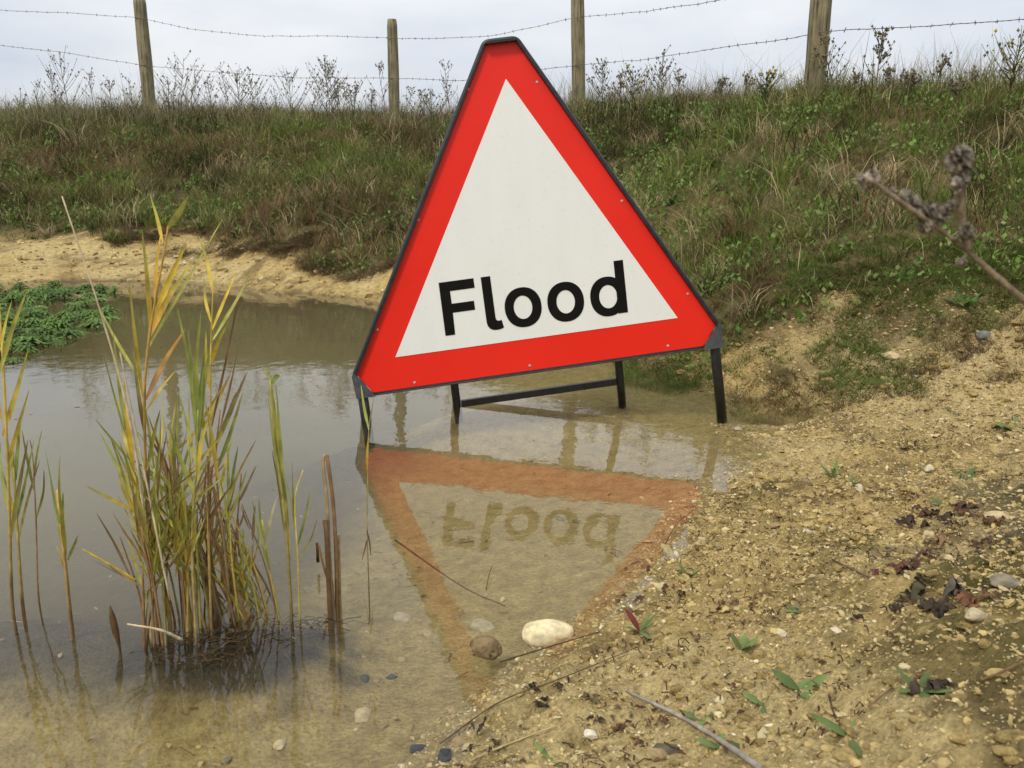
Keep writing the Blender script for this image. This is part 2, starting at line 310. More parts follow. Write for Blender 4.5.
nt.links.new(pv.outputs[0], o_.inputs['Volume'])
mb = MB(); x0, x1, y0, y1, zb = -9.5, 1.4, -2.6, 6.6, -1.2
V = [(x, y, z) for z in (zb, 0) for x, y in ((x0, y0), (x1, y0), (x1, y1), (x0, y1))]
mb.add(V, [np.array([[3, 2, 1, 0], [4, 5, 6, 7], [0, 1, 5, 4], [1, 2, 6, 5], [2, 3, 7, 6], [3, 0, 4, 7]])])
tag(mb.build('water', wm, smooth=False), kind='structure')
# ------------------------------------------------------------------ road sign
SO = np.array([.07089, 2.35119, .23382])
ST = np.array([[.98756202, -.08041189, -.13511175], [.08313728, .99643053, .01464235], [.13345205, -.02569305, .99072217]])
m_red, nt, b, o_ = newmat('red_sheeting')
nt.links.new(ramp(nt, noise(nt, 3, 4), [(.3, (.74, .020, .010)), (.7, (.82, .027, .014))]), b.inputs['Base Color']); b.inputs['Roughness'].default_value = .38
b.inputs['Specular IOR Level'].default_value = .25; b.inputs['Coat Weight'].default_value = .06; b.inputs['Coat Roughness'].default_value = .2
bump(nt, noise(nt, 4, 2), .15, .01, b)
m_white, nt, b, o_ = newmat('white_sheeting')
tcn = nt.nodes.new('ShaderNodeTexCoord'); mpn = nt.nodes.new('ShaderNodeMapping'); mpn.inputs['Scale'].default_value = (9, 9, 2.5); nt.links.new(tcn.outputs['Object'], mpn.inputs[0])
st = noise(nt, 1.5, 5, .6, mpn.outputs[0]); sp = noise(nt, 90, 3, .6)
cw = mix(nt, 1., ramp(nt, st, [(.3, (.77, .785, .76)), (.7, (.81, .825, .80))]), ramp(nt, sp, [(.25, (.9, .89, .86)), (.4, (1, 1, 1))]), 'MULTIPLY')
nt.links.new(cw, b.inputs['Base Color']); b.inputs['Roughness'].default_value = .35; b.inputs['Coat Weight'].default_value = .3; b.inputs['Coat Roughness'].default_value = .25
m_black = plain('black_lettering', (.006, .006, .005), .5, .2, 40, .12)
m_frame = plain('painted_steel_frame', (.014, .015, .017), .42, .5, 60, .5, (80, .3, .002))
m_gusset = plain('grey_plate', (.055, .062, .068), .5, .3, 50, .5, (60, .3, .002))
m_zinc = plain('zinc_rivet', (.42, .36, .32), .4, .2, 300, .5)
sign = empty('road_sign', (0, 0, 0), 'red bordered white triangular sign reading Flood on a black metal stand in the pond', 'road sign')
sign.matrix_world = Matrix([[*map(float, ST[i]), float(SO[i])] for i in range(3)]+[[0, 0, 0, 1]])
def schild(mbd, name, m, parent=None, smooth=False):
    o = mbd.build(name, m, None, smooth); o.parent = parent or sign; return o
def slab(poly, y0, y1, hole=None):
    """flat plate in the sign's plane (x, z) from front y0 to back y1, optionally a ring"""
    p = np.array(poly, float); n = len(p); mbd = MB()
    if hole is None:
        V = np.concatenate([np.stack([p[:, 0], np.full(n, y0), p[:, 1]], 1), np.stack([p[:, 0], np.full(n, y1), p[:, 1]], 1)])
        i = np.arange(n); j = (i+1) % n
        mbd.add(V, [i[None], (n+i[::-1])[None], np.stack([i, n+i, n+j, j], 1)])
    else:
        q = np.array(hole, float)
        V = np.concatenate([np.stack([a[:, 0], np.full(n, yy), a[:, 1]], 1) for yy in (y0, y1) for a in (p, q)])
        i = np.arange(n); j = (i+1) % n
        mbd.add(V, [np.stack([i, j, n+j, n+i], 1), np.stack([2*n+i, 3*n+i, 3*n+j, 2*n+j], 1), np.stack([i, 2*n+i, 2*n+j, j], 1), np.stack([n+i, n+j, 3*n+j, 3*n+i], 1)])
    return mbd
panel = schild(slab([(-.477, -.090), (.468, -.090), (.507, -.036), (.038, .781), (-.043, .781), (-.513, -.033)], 0, .003), 'panel', m_red)
tri = schild(slab([(-.4, 0), (.4, 0), (0, .6928)], -.0012, .0), 'white_triangle', m_white, panel)
tri['label'] = 'white inner triangle of the sign face'
Y0, Y1 = -.0022, -.0013
def ell(cx, cz, rx, rz, n=56, sq=2.15):
    a = np.arange(n)*2*math.pi/n; ca, sa = np.cos(a), np.sin(a)
    return np.stack([cx+rx*np.sign(ca)*np.abs(ca)**(2/sq), cz+rz*np.sign(sa)*np.abs(sa)**(2/sq)], 1)
letters = {}
schild(slab([(-.254, .040), (-.227, .040), (-.225, .101), (-.163, .101), (-.163, .126), (-.2245, .126), (-.2245, .161), (-.156, .161), (-.156, .1875), (-.252, .1875)], Y0, Y1), 'letter', m_black, panel)
lt = [(-.136, .187), (-.110, .187), (-.110, .072), (-.1085, .065), (-.104, .062), (-.099, .0618), (-.094, .0635), (-.090, .041), (-.098, .0382), (-.108, .037), (-.119, .0378), (-.128, .0425), (-.134, .051), (-.136, .061)]
schild(slab(lt, Y0, Y1), 'letter', m_black, panel)
schild(slab(ell(-.030, .0895, .0513, .0555), Y0, Y1, ell(-.0305, .0895, .0258, .0325, sq=2.)), 'letter', m_black, panel)
schild(slab(ell(.0895, .0885, .0513, .0555), Y0, Y1, ell(.0895, .0885, .0258, .0325, sq=2.)), 'letter', m_black, panel)
d = slab(ell(.2085, .087, .0495, .0555), Y0, Y1, ell(.2095, .0865, .0255, .0325, sq=2.))
d2 = slab([(.2335, .036), (.2605, .036), (.2605, .1825), (.2345, .1825)], Y0-.0003, Y1)
d.add(d2.V[0], d2.F); schild(d, 'letter', m_black, panel)
for x, z in [(-.104, .679), (.081, .675), (-.282, .362), (.275, .341), (-.437, .082), (-.358, -.079), (-.032, -.077), (.365, -.076), (.435, .063)]:
    r = MB(); P = np.array([(x, -.0022, z), (x, -.0012, z), (x, 0, z)]); r.tube(P, [.0022, .0036, .0042], 12); schild(r, 'rivet', m_zinc, panel, True)
def lip(P, r=.0095, k=4):
    """rounded-rectangle steel strip following P in the sign plane"""
    mbd = MB(); mbd.tube(P, r, k); return mbd
def smoothpath(P, rad=.02, n=5):
    P = [np.array(p, float) for p in P]; o = [P[0]]
    for a, b_, c_ in zip(P[:-2], P[1:-1], P[2:]):
        u = (a-b_)/np.linalg.norm(a-b_); v = (c_-b_)/np.linalg.norm(c_-b_)
        for t in np.linspace(0, 1, n): o.append((b_+u*rad)*(1-t)**2+2*b_*t*(1-t)+(b_+v*rad)*t*t)
    o.append(P[-1]); return np.array(o)
fr_path = smoothpath([(-.5195, .004, -.060), (-.5200, .004, -.036), (-.043, .004, .790), (.040, .004, .790), (.5165, .004, -.038), (.516, .004, -.062)], .012)
f = MB(); f.tube(fr_path, .0072, 10)
f.tube([(-.512, .008, -.094), (.505, .008, -.094)], .0075, 8); schild(f, 'frame', m_frame, smooth=True)
# flanged rim: thin dark lip standing proud round the panel's sloping edges and top
f = MB()
for a, b_ in (((-.5145, -.035), (-.0445, .783)), ((-.0445, .7835), (.0395, .7835)), ((.0395, .783), (.5095, -.037))):
    a = np.array(a); b_ = np.array(b_); t = (b_-a)/np.linalg.norm(b_-a); nn = np.array([-t[1], t[0]])*.0018
    q = np.array([a-nn, a+nn, b_+nn, b_-nn]); s_ = slab(q, -.012 if abs(a[1]-b_[1]) > .01 else -.022, .012); f.add(s_.V[0], s_.F)
schild(f, 'rim', m_frame)
schild(slab([(-.513, -.033), (-.477, -.090), (-.470, -.1005), (-.5235, -.1005), (-.5265, -.036), (-.520, -.030)], -.0085, -.0055), 'gusset', m_gusset)
schild(slab([(.507, -.036), (.513, -.031), (.522, -.036), (.5205, -.1005), (.462, -.1005), (.468, -.090)], -.0085, -.0055), 'gusset', m_gusset)
f = MB(); f.add(*(lambda s_: (s_.V[0], s_.F))(slab([(-.475, -.0915), (.467, -.0915), (.467, -.0985), (-.475, -.0985)], .001, .006))); schild(f, 'bottom_trim', m_gusset)
for P in ([(-.507, .014, -.05), (-.511, .014, -.25)], [(.503, .014, -.05), (.504, .014, -.11), (.508, .014, -.326)]):
    f = MB(); f.tube(P, .0145, 16); schild(f, 'leg', m_frame, smooth=True)
for sgn in (-1, 1):
    f = MB(); f.tube([(sgn*.17, .03, .42), (sgn*.252, .175, -.13), (sgn*.2535, .19, -.2), (sgn*.2545, .2, -.285)], .0125, 12); schild(f, 'back_leg', m_frame, smooth=True)
f = MB()
for s_ in (slab([(-.240, -.209), (.240, -.209), (.240, -.189), (-.240, -.189)], .178, .196),): f.add(s_.V[0], s_.F)
schild(f, 'cross_bar', m_frame)
f = MB(); f.tube([(-.18, .03, .42), (.18, .03, .42)], .009, 10); f.tube([(-.29, .012, .35), (.29, .012, .35)], .009, 10)
for sgn in (-1, 1): f.tube([(sgn*.17, .012, .34), (sgn*.17, .03, .43)], .008, 8)
schild(f, 'hinge_bar', m_frame, smooth=True)
# ------------------------------------------------------------------ fence
rng = np.random.default_rng(4)
pm, nt, b, o_ = newmat('weathered_post_wood')
tcn = nt.nodes.new('ShaderNodeTexCoord'); mpn = nt.nodes.new('ShaderNodeMapping'); mpn.inputs['Scale'].default_value = (40, 40, 2.5); nt.links.new(tcn.outputs['Object'], mpn.inputs[0])
gr = noise(nt, 1.2, 6, .65, mpn.outputs[0]); bl = noise(nt, 6, 4)
cw = mix(nt, 1., ramp(nt, gr, [(.34, (.045, .038, .022)), (.44, (.17, .145, .085)), (.66, (.31, .275, .175))]), ramp(nt, bl, [(.35, (.7, .72, .62)), (.65, (1.1, 1.05, 1.0))]), 'MULTIPLY')
nt.links.new(cw, b.inputs['Base Color']); b.inputs['Roughness'].default_value = .9; bump(nt, gr, .8, .006, b)
wire_m = plain('rusty_galvanised_wire', (.10, .09, .08), .6, .3, 80, .5)
PY = {0: 9.6, 1: 10.3, 2: 8.6, 3: 5.7, 4: 4.9}
posts = [((139, -3), (151, 118), 11.1, .076, 'leaning fence post at far left, tilted to the left with a rounded top'), ((392, 20), (395, 129), 10.5, .062, 'straight fence post with a flat cut top just left of the sign'),
         ((577, -12), (579, 116), 8.85, .065, 'upright fence post just right of the sign apex, its top out of the picture'), ((826, -60), (813, 102), 6.0, .07, 'nearest and thickest fence post on the right, leaning right over long grass')]
ptop = []
for (ut, vt), (ub, vb), Y, r, lab in posts:
    top = at(ut, vt, Y); bot = at(ub, vb, Y); dirn = (top-bot)/np.linalg.norm(top-bot); bot2 = bot-dirn*.5
    e = empty('fence_post', bot, lab, 'fence post', 'wooden posts of the wire fence')
    n = 26; P = bot2+(top-bot2)*np.linspace(0, 1, n)[:, None]; k = 18; a = np.arange(k)*2*math.pi/k
    A = np.cross(dirn, [0, 1, 0]); A /= np.linalg.norm(A); B = np.cross(dirn, A)
    R = r*(1+.06*fbm(np.cos(a)[None]*1.5+5*Y, np.linspace(0, 3, n)[:, None]*np.ones(k)[None], 1, 3, 9)); R[-1] *= .86
    V = P[:, None]+R[..., None]*(np.cos(a)[None, :, None]*A+np.sin(a)[None, :, None]*B)
    V[-1] += dirn*.006
    i = np.arange(n-1)[:, None]*k; j = np.arange(k)[None]
    mb = MB(); mb.add(V, [np.stack([i+j, i+(j+1) % k, i+k+(j+1) % k, i+k+j], -1).reshape(-1, 4), ((n-1)*k+np.arange(k))[None]])
    mb.build('post', pm, e); ptop.append((e, Y, r))
def wire(name, pts, label):
    """pts: (u, v, distance)"""
    W = np.array([at(u, v, Y) for u, v, Y in pts]); seg = np.linalg.norm(np.diff(W, axis=0), axis=1); s = np.concatenate([[0], np.cumsum(seg)])
    ns = int(s[-1]/.035); t = np.linspace(0, s[-1], ns); P = np.stack([np.interp(t, s, W[:, k]) for k in range(3)], 1)
    ker = np.hanning(13); ker /= ker.sum(); Q = np.stack([np.convolve(np.pad(P[:, k], 6, mode='edge'), ker, 'valid') for k in range(3)], 1)
    Q[:, 2] += .004*fbm(t, t*0, 4, 2, 3)
    mb = MB(); mb.tube(Q, .0022, 5); tw = .0022; ph = t*90
    off = np.stack([np.zeros(ns), np.cos(ph), np.sin(ph)], 1)*tw; mb.tube(Q+off, .0016, 4)
    e = empty(name, Q[0], label, 'barbed wire', 'strands of the wire fence'); mb.build('strand', wire_m, e)
    bb = MB(); q = .06
    while q < s[-1]:
        c_ = np.array([np.interp(q, t, Q[:, k]) for k in range(3)])
        for _ in range(2):
            v = rng.normal(size=3); v[0] *= .3; v /= np.linalg.norm(v); bb.tube([c_-v*.017, c_, c_+v*.017], [.0008, .0034, .0008], 4)
        q += .115*rng.uniform(.9, 1.1)
    x = bb.build('barbs', wire_m, e); x['kind'] = 'stuff'
f_ = lambda Y, r=.06: Y-r-.004
POSTGRASS = []
wire('barbed_wire', [(-260, 4, 10.5), (-60, 6, 10.9), (0, 10, 10.95), (70, 13, 11), (140, 18, f_(11.1, .068)), (190, 29, 10.9), (260, 36, 10.7), (330, 36, 10.55), (392, 38, f_(10.5)), (430, 39, 10), (490, 36, 9.6), (530, 28, 9.2), (577, 17, f_(8.85)), (640, 12, 8.1), (700, 4, 7.2), (760, -8, 6.5), (822, -30, f_(6.0, .065)), (1000, -30, 5.2), (1200, -38, 4.9)],
     'upper barbed wire strand running across the sky from the leaning post past the sign apex')
wire('barbed_wire', [(-260, 34, 10.5), (-60, 40, 10.9), (0, 45, 10.95), (60, 52, 11), (146, 66, f_(11.1, .068)), (220, 72, 10.85), (300, 78, 10.6), (394, 78, f_(10.5)), (460, 81, 9.7), (520, 72, 9.1), (578, 65, f_(8.85)), (650, 59, 7.9), (720, 48, 7.0), (780, 40, 6.3), (819, 32, f_(6.0, .065)), (880, 28, 5.45), (950, 25, 5.3), (1024, 19, 5.1), (1200, 10, 4.8)],
     'lower barbed wire strand just above the weeds, passing behind the sign')
# long grass round the feet of the posts
for e_, Y_, r_ in ptop:
    n = 420; a_ = rng.uniform(0, 6.283, n); q = r_+np.abs(rng.normal(0, .10, n)); X_, Y2 = e_.location.x+q*np.cos(a_), e_.location.y+q*np.sin(a_)
    POSTGRASS.append((X_, Y2))
# ------------------------------------------------------------------ grass on the bank
def blades(name, x, y, h, wd, lean, cols, mat, bend=.5, z0=None):
    """many narrow grass blades as one mesh: 3 levels, tapering"""
    n = len(x); z = gz(x, y)-.005 if z0 is None else z0
    a = rng.uniform(0, 2*math.pi, n); th = rng.uniform(0, 2*math.pi, n); s = np.stack([np.cos(th), np.sin(th), np.zeros(n)], 1)*wd[:, None]
    L_ = np.stack([np.cos(a), np.sin(a), np.zeros(n)], 1)*(h*lean)[:, None]
    B = np.stack([x, y, z], 1); H = np.stack([np.zeros(n), np.zeros(n), h], 1)
    M1 = B+H*.55+L_*.35; Tp = B+H*(1-.3*lean[:, None]*bend)+L_*1.1
    V = np.stack([B-s*.7, B+s*.7, M1+s*.8, M1-s*.8, Tp], 1)
    i = np.arange(n)*5
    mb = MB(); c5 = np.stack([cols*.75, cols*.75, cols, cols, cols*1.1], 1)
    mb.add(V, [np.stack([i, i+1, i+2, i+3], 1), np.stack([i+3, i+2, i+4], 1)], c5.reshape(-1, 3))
    return mb.build(name, mat)
def scatter(n, x0, x1, y0, y1, dens):
    X = []; Yv = []; c_ = 0
    while c_ < n:
        x = rng.uniform(x0, x1, n); y = rng.uniform(y0, y1, n)
        inside = (np.abs(x)/(y+.3) < .74)
        k = (rng.uniform(0, 1, n) < dens(x, y)) & inside; X.append(x[k]); Yv.append(y[k]); c_ += k.sum()
    return np.concatenate(X)[:n], np.concatenate(Yv)[:n]
def gcols(x, y, n):
    """grass colour by place: dark brownish green on the left bank, fresher green patches, russet patches, straw"""
    gsel = fbm(x, y, 1.1, 3, 201); r_ = rng.uniform(0, 1, n)
    dark = np.array([.075, .078, .026]); fresh = np.array([.16, .20, .045]); olive = np.array([.18, .165, .06]); rust = np.array([.19, .12, .06]); straw = np.array([.40, .32, .18])
    base = np.where((gsel > np.where(x > .5, .02, .2))[:, None], fresh, np.where((gsel > -.25)[:, None], olive, dark))
    rs = (fbm(x, y, .8, 3, 211) > .15) | ((x < -.2) & (x > -2.2) & (y < 7.2)); left = x < -.5
    base = np.where((rs & (r_ < np.where(x < -.2, .62, .25)))[:, None], rust, base)
    base = np.where((rng.uniform(0, 1, n) < .16)[:, None], straw, base)
    base = np.where((rng.uniform(0, 1, n) < .2)[:, None], dark, base)
    return base*rng.uniform(.7, 1.3, (n, 1))
dn = lambda x, y: np.clip(veg(x, y), 0, 1)**1.1*(.3+.7*sstep(-.4, .3, fbm(x, y, 5, 3, 221)))*np.where(y < 13.5, 1, 0)*np.where(x > -.5, np.where(y > 8.5, .2, 1), 1)
n = 80000
x, y = scatter(n, -8.5, 5.6, 2.7, 12.6, dn); v = np.clip(veg(x, y), 0, 1)
tall = fbm(x, y, 2.3, 3, 231)
h = (.018+.05*v+.03*sstep(.95, 1.35, gz(x, y)))*np.exp(rng.normal(0, .4, n))*(1+.5*tall)*np.where(x < -1, 1.35, 1.)
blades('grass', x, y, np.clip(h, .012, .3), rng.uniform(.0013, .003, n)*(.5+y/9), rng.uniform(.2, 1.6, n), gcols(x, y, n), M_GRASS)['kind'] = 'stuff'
# tussocks: blades fanning out of common centres, each tussock with its own colour and height
nc = 6500; cx, cy = scatter(nc, -8.5, 5.6, 2.75, 12.4, lambda x, y: np.clip(veg(x, y)*1.4, 0, 1)*(.25+.75*sstep(-.3, .3, fbm(x, y, 3, 3, 227)))*np.where(x > -.5, np.where(y > 8.8, .1, 1), 1))
per = rng.integers(10, 34, nc); idx = np.repeat(np.arange(nc), per); n = len(idx)
hc = (.03+.085*np.clip(veg(cx, cy), 0, 1))*np.exp(rng.normal(0, .4, nc))*np.where(cx < -1, 1.25, 1.); colc = gcols(cx, cy, nc); wc = rng.uniform(.0013, .0042, nc)
off = rng.normal(0, 1, (n, 2))*(hc[idx]*.22)[:, None]; x = cx[idx]+off[:, 0]; y = cy[idx]+off[:, 1]
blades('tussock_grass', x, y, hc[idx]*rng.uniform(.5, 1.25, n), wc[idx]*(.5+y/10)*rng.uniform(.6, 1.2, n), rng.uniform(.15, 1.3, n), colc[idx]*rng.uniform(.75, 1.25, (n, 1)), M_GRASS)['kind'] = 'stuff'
# flattened russet dead grass on the spur left of the sign and dry litter low on the bank
n = 42000
x, y = scatter(n, -3.2, 3.2, 2.9, 7.6, lambda x, y: np.clip(veg(x, y)*3+.3, 0, 1)*(veg(x, y) < .55)*(.25+.75*sstep(-.2, .4, fbm(x, y, 4, 3, 241)))*np.where(x < 0, 1, .35))
rc = np.where((rng.uniform(0, 1, n) < .5)[:, None], np.array([.15, .095, .05]), np.array([.24, .18, .09]))*rng.uniform(.6, 1.3, (n, 1))
blades('dead_grass', x, y, rng.uniform(.008, .045, n), rng.uniform(.001, .002, n)*(.5+y/9), rng.uniform(1., 3, n), rc, M_GRASS)['kind'] = 'stuff'
n = 95000
x, y = scatter(n, .4, 3.6, 2.4, 5.2, lambda x, y: (veg(x, y+.3) > .02)*np.clip(veg(x, y+.18)*3+.7, 0, 1)*(veg(x, y) < .8)*sstep(-.7, .2, fbm(x, y, 5.5, 5, 245, .65)))
tsel = fbm(x, y, 3.5, 4, 247, .6)+rng.normal(0, .35, n); tcl = np.where((tsel > .1)[:, None], np.array([.13, .18, .04]), np.where((tsel > -.45)[:, None], np.array([.20, .15, .06]), np.array([.15, .10, .05])))*rng.uniform(.6, 1.3, (n, 1))
blades('short_turf', x, y, rng.uniform(.008, .035, n), rng.uniform(.0008, .0018, n)*(.5+y/9), rng.uniform(.5, 2., n), tcl, M_GRASS)['kind'] = 'stuff'
# tall seeding grasses along the crest
n = 15000
x, y = scatter(n, -8.5, 5.6, 4.5, 12.4, lambda x, y: sstep(1.1, 1.3, tps(x, y))*(.3+.7*sstep(-.2, .4, fbm(x, y, 2.2, 3, 251)))*np.where(x > -.5, np.where(y > 9.5, 0, 1), 1))
h = rng.uniform(.12, .42, n)*np.where(rng.uniform(0, 1, n) < .12, 1.4, 1)*(1+.35*fbm(x, y, 1.3, 2, 255))
sc_ = np.where((rng.uniform(0, 1, n) < .6)[:, None], np.array([.30, .26, .17]), np.array([.2, .19, .09]))*rng.uniform(.7, 1.2, (n, 1))
blades('tall_dry_grass', x, y, h, rng.uniform(.0011, .0022, n)*(.5+y/12), rng.uniform(.05, .6, n), sc_*1.15, M_GRASS)['kind'] = 'stuff'
x = np.concatenate([p[0] for p in POSTGRASS]); y = np.concatenate([p[1] for p in POSTGRASS]); n = len(x)
blades('grass_round_posts', x, y, rng.uniform(.06, .24, n), rng.uniform(.001, .0025, n), rng.uniform(.2, 1., n), gcols(x, y, n)*.9, M_GRASS)['kind'] = 'stuff'
# brown dead stalks sticking up out of the bank
n = 3800
x, y = scatter(n, -8, 5, 4.2, 12, lambda x, y: (veg(x, y) > .6)*(.1+.9*sstep(-.1, .5, fbm(x, y, 1.4, 3, 253)))*np.where(x < -.5, 1, .4))
bc_ = np.where((rng.uniform(0, 1, n) < .5)[:, None], np.array([.17, .12, .07]), np.array([.30, .24, .14]))*rng.uniform(.6, 1.2, (n, 1))
blades('dead_stalks', x, y, rng.uniform(.1, .38, n), rng.uniform(.0012, .0025, n)*(.5+y/12), rng.uniform(.05, .6, n), bc_, M_GRASS)['kind'] = 'stuff'
# leafy ground cover: many small broad leaves between the blades
n = 80000
x, y = scatter(n, -8, 5.2, 2.9, 11.5, lambda x, y: (veg(x, y) > .12)*sstep(-.1, .4, fbm(x, y, 3.4, 4, 261, .6))*np.where(x > 0, 1, .7))
mb = MB(); th = rng.uniform(0, 2*math.pi, n); el = rng.uniform(.2, 1.3, n); ln = rng.uniform(.010, .036, n)*(.6+y/11); wd = ln*rng.uniform(.22, .4, n)
D = np.stack([np.cos(th)*np.cos(el), np.sin(th)*np.cos(el), np.sin(el)], 1); S = np.stack([-np.sin(th), np.cos(th), np.zeros(n)], 1)
B = np.stack([x, y, gz(x, y)+rng.uniform(0, .09, n)*np.clip(veg(x, y), 0, 1)], 1)
V = np.stack([B, B+D*(ln*.5)[:, None]+S*wd[:, None], B+D*ln[:, None], B+D*(ln*.5)[:, None]-S*wd[:, None]], 1)
gc = np.where((rng.uniform(0, 1, n) < .7)[:, None], np.array([.14, .23, .045]), np.array([.19, .23, .07]))*rng.uniform(.6, 1.3, (n, 1))
i = np.arange(n)*4; mb.add(V, [np.stack([i, i+1, i+2, i+3], 1)], np.repeat(gc, 4, 0)); mb.build('ground_cover', M_LEAF)['kind'] = 'stuff'

def weed_rosette(name, base, n, ln, label, group=None, col=(.10, .15, .04), upright=.5, cat='weed', wr=.16, red=0.):
    e = empty(name, base, label, cat, group)
    for i in range(n):
        mb = MB(); a = i*2.4+rng.uniform(-.3, .3); l = ln*rng.uniform(.65, 1.1); e0 = upright*rng.uniform(.6, 1.3)
        d0 = np.array([math.cos(a)*math.cos(e0), math.sin(a)*math.cos(e0), math.sin(e0)]); t = np.linspace(0, 1, 7)[:, None]
        P = np.array(base)+d0*l*t+np.array([0, 0, -1])*l*.35*t*t*rng.uniform(.3, 1.2); W = l*wr*np.sin(np.clip(t[:, 0]*.93+.07, 0, 1)*math.pi)**.8; W[0] = l*.02; W[-1] = .0003
        c_ = np.array((.20, .045, .035)) if (i == 1 and red > .25) else np.array(col)
        c_ = c_*rng.uniform(.7, 1.25); mb.ribbon(P, W, (-math.sin(a), math.cos(a), 0), np.repeat([c_], 7, 0), .3); mb.build('leaf', M_LEAF, e)
    return e
for u, v, lab in [(75, 205, 'broad leafed green weed low on the left bank above the sand, below the leaning post'), (225, 190, 'broad leafed green weed on the left bank between the first two posts'), (40, 180, 'leafy green weed at the far left edge of the bank'),
                  (330, 196, 'pale green leafy weed on the bank below the post left of the sign'), (672, 205, 'spreading green weed beside the right edge of the sign on the bank'), (735, 245, 'light green rosette weed on bare soil right of the sign'), (750, 180, 'bright green leafy clump on the bank between the two right hand posts'),
                  (800, 133, 'upright green leafy weed under the nearest fence post'), (905, 285, 'green dandelion like weed low on the right bank behind the thistle'), (965, 308, 'flat green rosette at the top of the sandy scarp on the right'), (985, 180, 'tall green leafy weed at the right edge of the bank'), (640, 235, 'small green weed against the sign edge halfway up')]:
    p = hit(u, v); weed_rosette('leafy_weed', p, 9, .05+.012*p[1], lab, 'leafy weeds growing on the bank', (.085, .16, .03), .8, wr=.13)
# small yellow and pink flowers on the bank
def flower(u, v, r, colr, name, lab, grp, h=.06):
    p = hit(u, v+6); top = p+np.array([0, 0, h])+0; e = empty(name, p, lab, 'flower', grp)
    m1 = MB(); m1.tube([p-np.array([0, 0, .01]), p+np.array([.004, 0, h*.5]), top], [.0018, .0014, .0012], 5, (.08, .12, .03)); m1.build('stem', M_LEAF, e)
    m2 = MB()
    for k in range(16):
        a = k*2.4; el_ = rng.uniform(-.2, 1.3); d0 = np.array([math.cos(a)*math.cos(el_), math.sin(a)*math.cos(el_), math.sin(el_)])
        m2.ribbon([top, top+d0*r*.6, top+d0*r], [r*.05, r*.22, r*.04], np.cross(d0, [.3, .2, 1]), colr)
    m2.build('blossom', M_LEAF, e)
for u, v, lab in [(883, 222, 'pink clover flower left of the dry thistle stem'), (937, 241, 'pink clover flower directly under the dry thistle stem'), (998, 231, 'pink clover flower right of the thistle, upper of the pair at the edge'), (995, 252, 'pink clover flower right of the thistle, lower of the pair at the edge')]:
    flower(u, v, .014, (.55, .22, .27), 'clover_flower', lab, 'pink clover flowers on the right bank')
for u, v, lab in [(715, 134, 'orange yellow flower on the bank right of the sign'), (741, 120, 'small yellow flower high on the bank between the right hand posts'), (774, 138, 'yellow flower below the nearest fence post, left side'), (826, 105, 'yellow flower at the foot of the nearest fence post'), (909, 114, 'yellow flower in the long grass right of the nearest post'),
                  (216, 161, 'pale yellow flower on the left bank between the first two posts'), (263, 138, 'small yellow flower high on the left bank'), (690, 125, 'tiny yellow flower just right of the sign edge near the crest'), (1010, 108, 'yellow flower at the right hand end of the bank')]:
    flower(u, v, .013 if u < 400 else .01, (.55, .42, .04), 'yellow_flower', lab, 'yellow flowers on the bank')
# seed-headed weeds standing against the sky
def tall_weed(u, vb, vt, Y, label, dens=1., spread=.25, colr=(.17, .15, .085), yellow=False, leafy=.0, grp='seed headed weeds along the crest'):
    b_ = at(u, vb, Y); b_[2] = float(gz(b_[0], b_[1]))-.01; hgt = at(u, vt, Y)[2]-b_[2]; e = empty('seeding_weed', b_, label, 'weed', grp)
    m1 = MB(); m2 = MB(); lean = rng.normal(0, .08, 2); t = np.linspace(0, 1, 10)[:, None]
    S = b_+np.array([lean[0], lean[1], 1])*hgt*t+np.array([rng.normal(0, .02), 0, 0])*np.sin(t*5); m1.tube(S, np.linspace(.0055, .002, 10), 5, colr)
    nb = int(17*dens)
    for i in range(nb):
        f0 = rng.uniform(.3, .97); s0 = b_+(S[-1]-b_)*f0; a = rng.uniform(0, 2*math.pi); l = hgt*spread*rng.uniform(.5, 1)*(1.25-f0)*1.9
        d0 = np.array([math.cos(a)*.75, math.sin(a)*.75, .7]); tt = np.linspace(0, 1, 5)[:, None]; Bp = s0+d0*l*tt+np.array([0, 0, .3*l])*tt*tt
        m1.tube(Bp, np.linspace(.0028, .0014, 5), 4, colr)
        for k in range(rng.integers(2, 5)):
            q = Bp[-1]-(Bp[-1]-Bp[1])*rng.uniform(0, .8)+rng.normal(0, .012, 3); r = rng.uniform(.005, .0115)
            m1.tube([q+np.array([0, 0, -.015]), q], .0008, 3, colr)
            V = q+np.array([[0, 0, 1.3], [1, 0, 0], [0, 1, 0], [-1, 0, 0], [0, -1, 0], [0, 0, -1]])*r*rng.uniform(.7, 1.2, (6, 1))
            cc_ = np.array((.5, .4, .05)) if (yellow and rng.uniform() < .35) else np.array((.20, .165, .11))*rng.uniform(.5, 1.3)
            m2.add(V, [np.array([[0, 1, 2], [0, 2, 3], [0, 3, 4], [0, 4, 1], [5, 2, 1], [5, 3, 2], [5, 4, 3], [5, 1, 4]])], cc_)
    if leafy > 0:
        for k in range(int(14*leafy)):
            q = b_+(S[-1]-b_)*rng.uniform(.1, .8); a = rng.uniform(0, 6.28); d0 = np.array([math.cos(a), math.sin(a), .5]); l = rng.uniform(.03, .07)
            m2.ribbon([q, q+d0*l*.5, q+d0*l], [.002, l*.15, .0005], np.cross(d0, [0, 0, 1]), (.10, .14, .04))
    m1.build('stem', M_WEED, e); m2.build('seed_heads', M_WEED, e, False)  # second mesh holds the seed heads, plus leaves where leafy is set
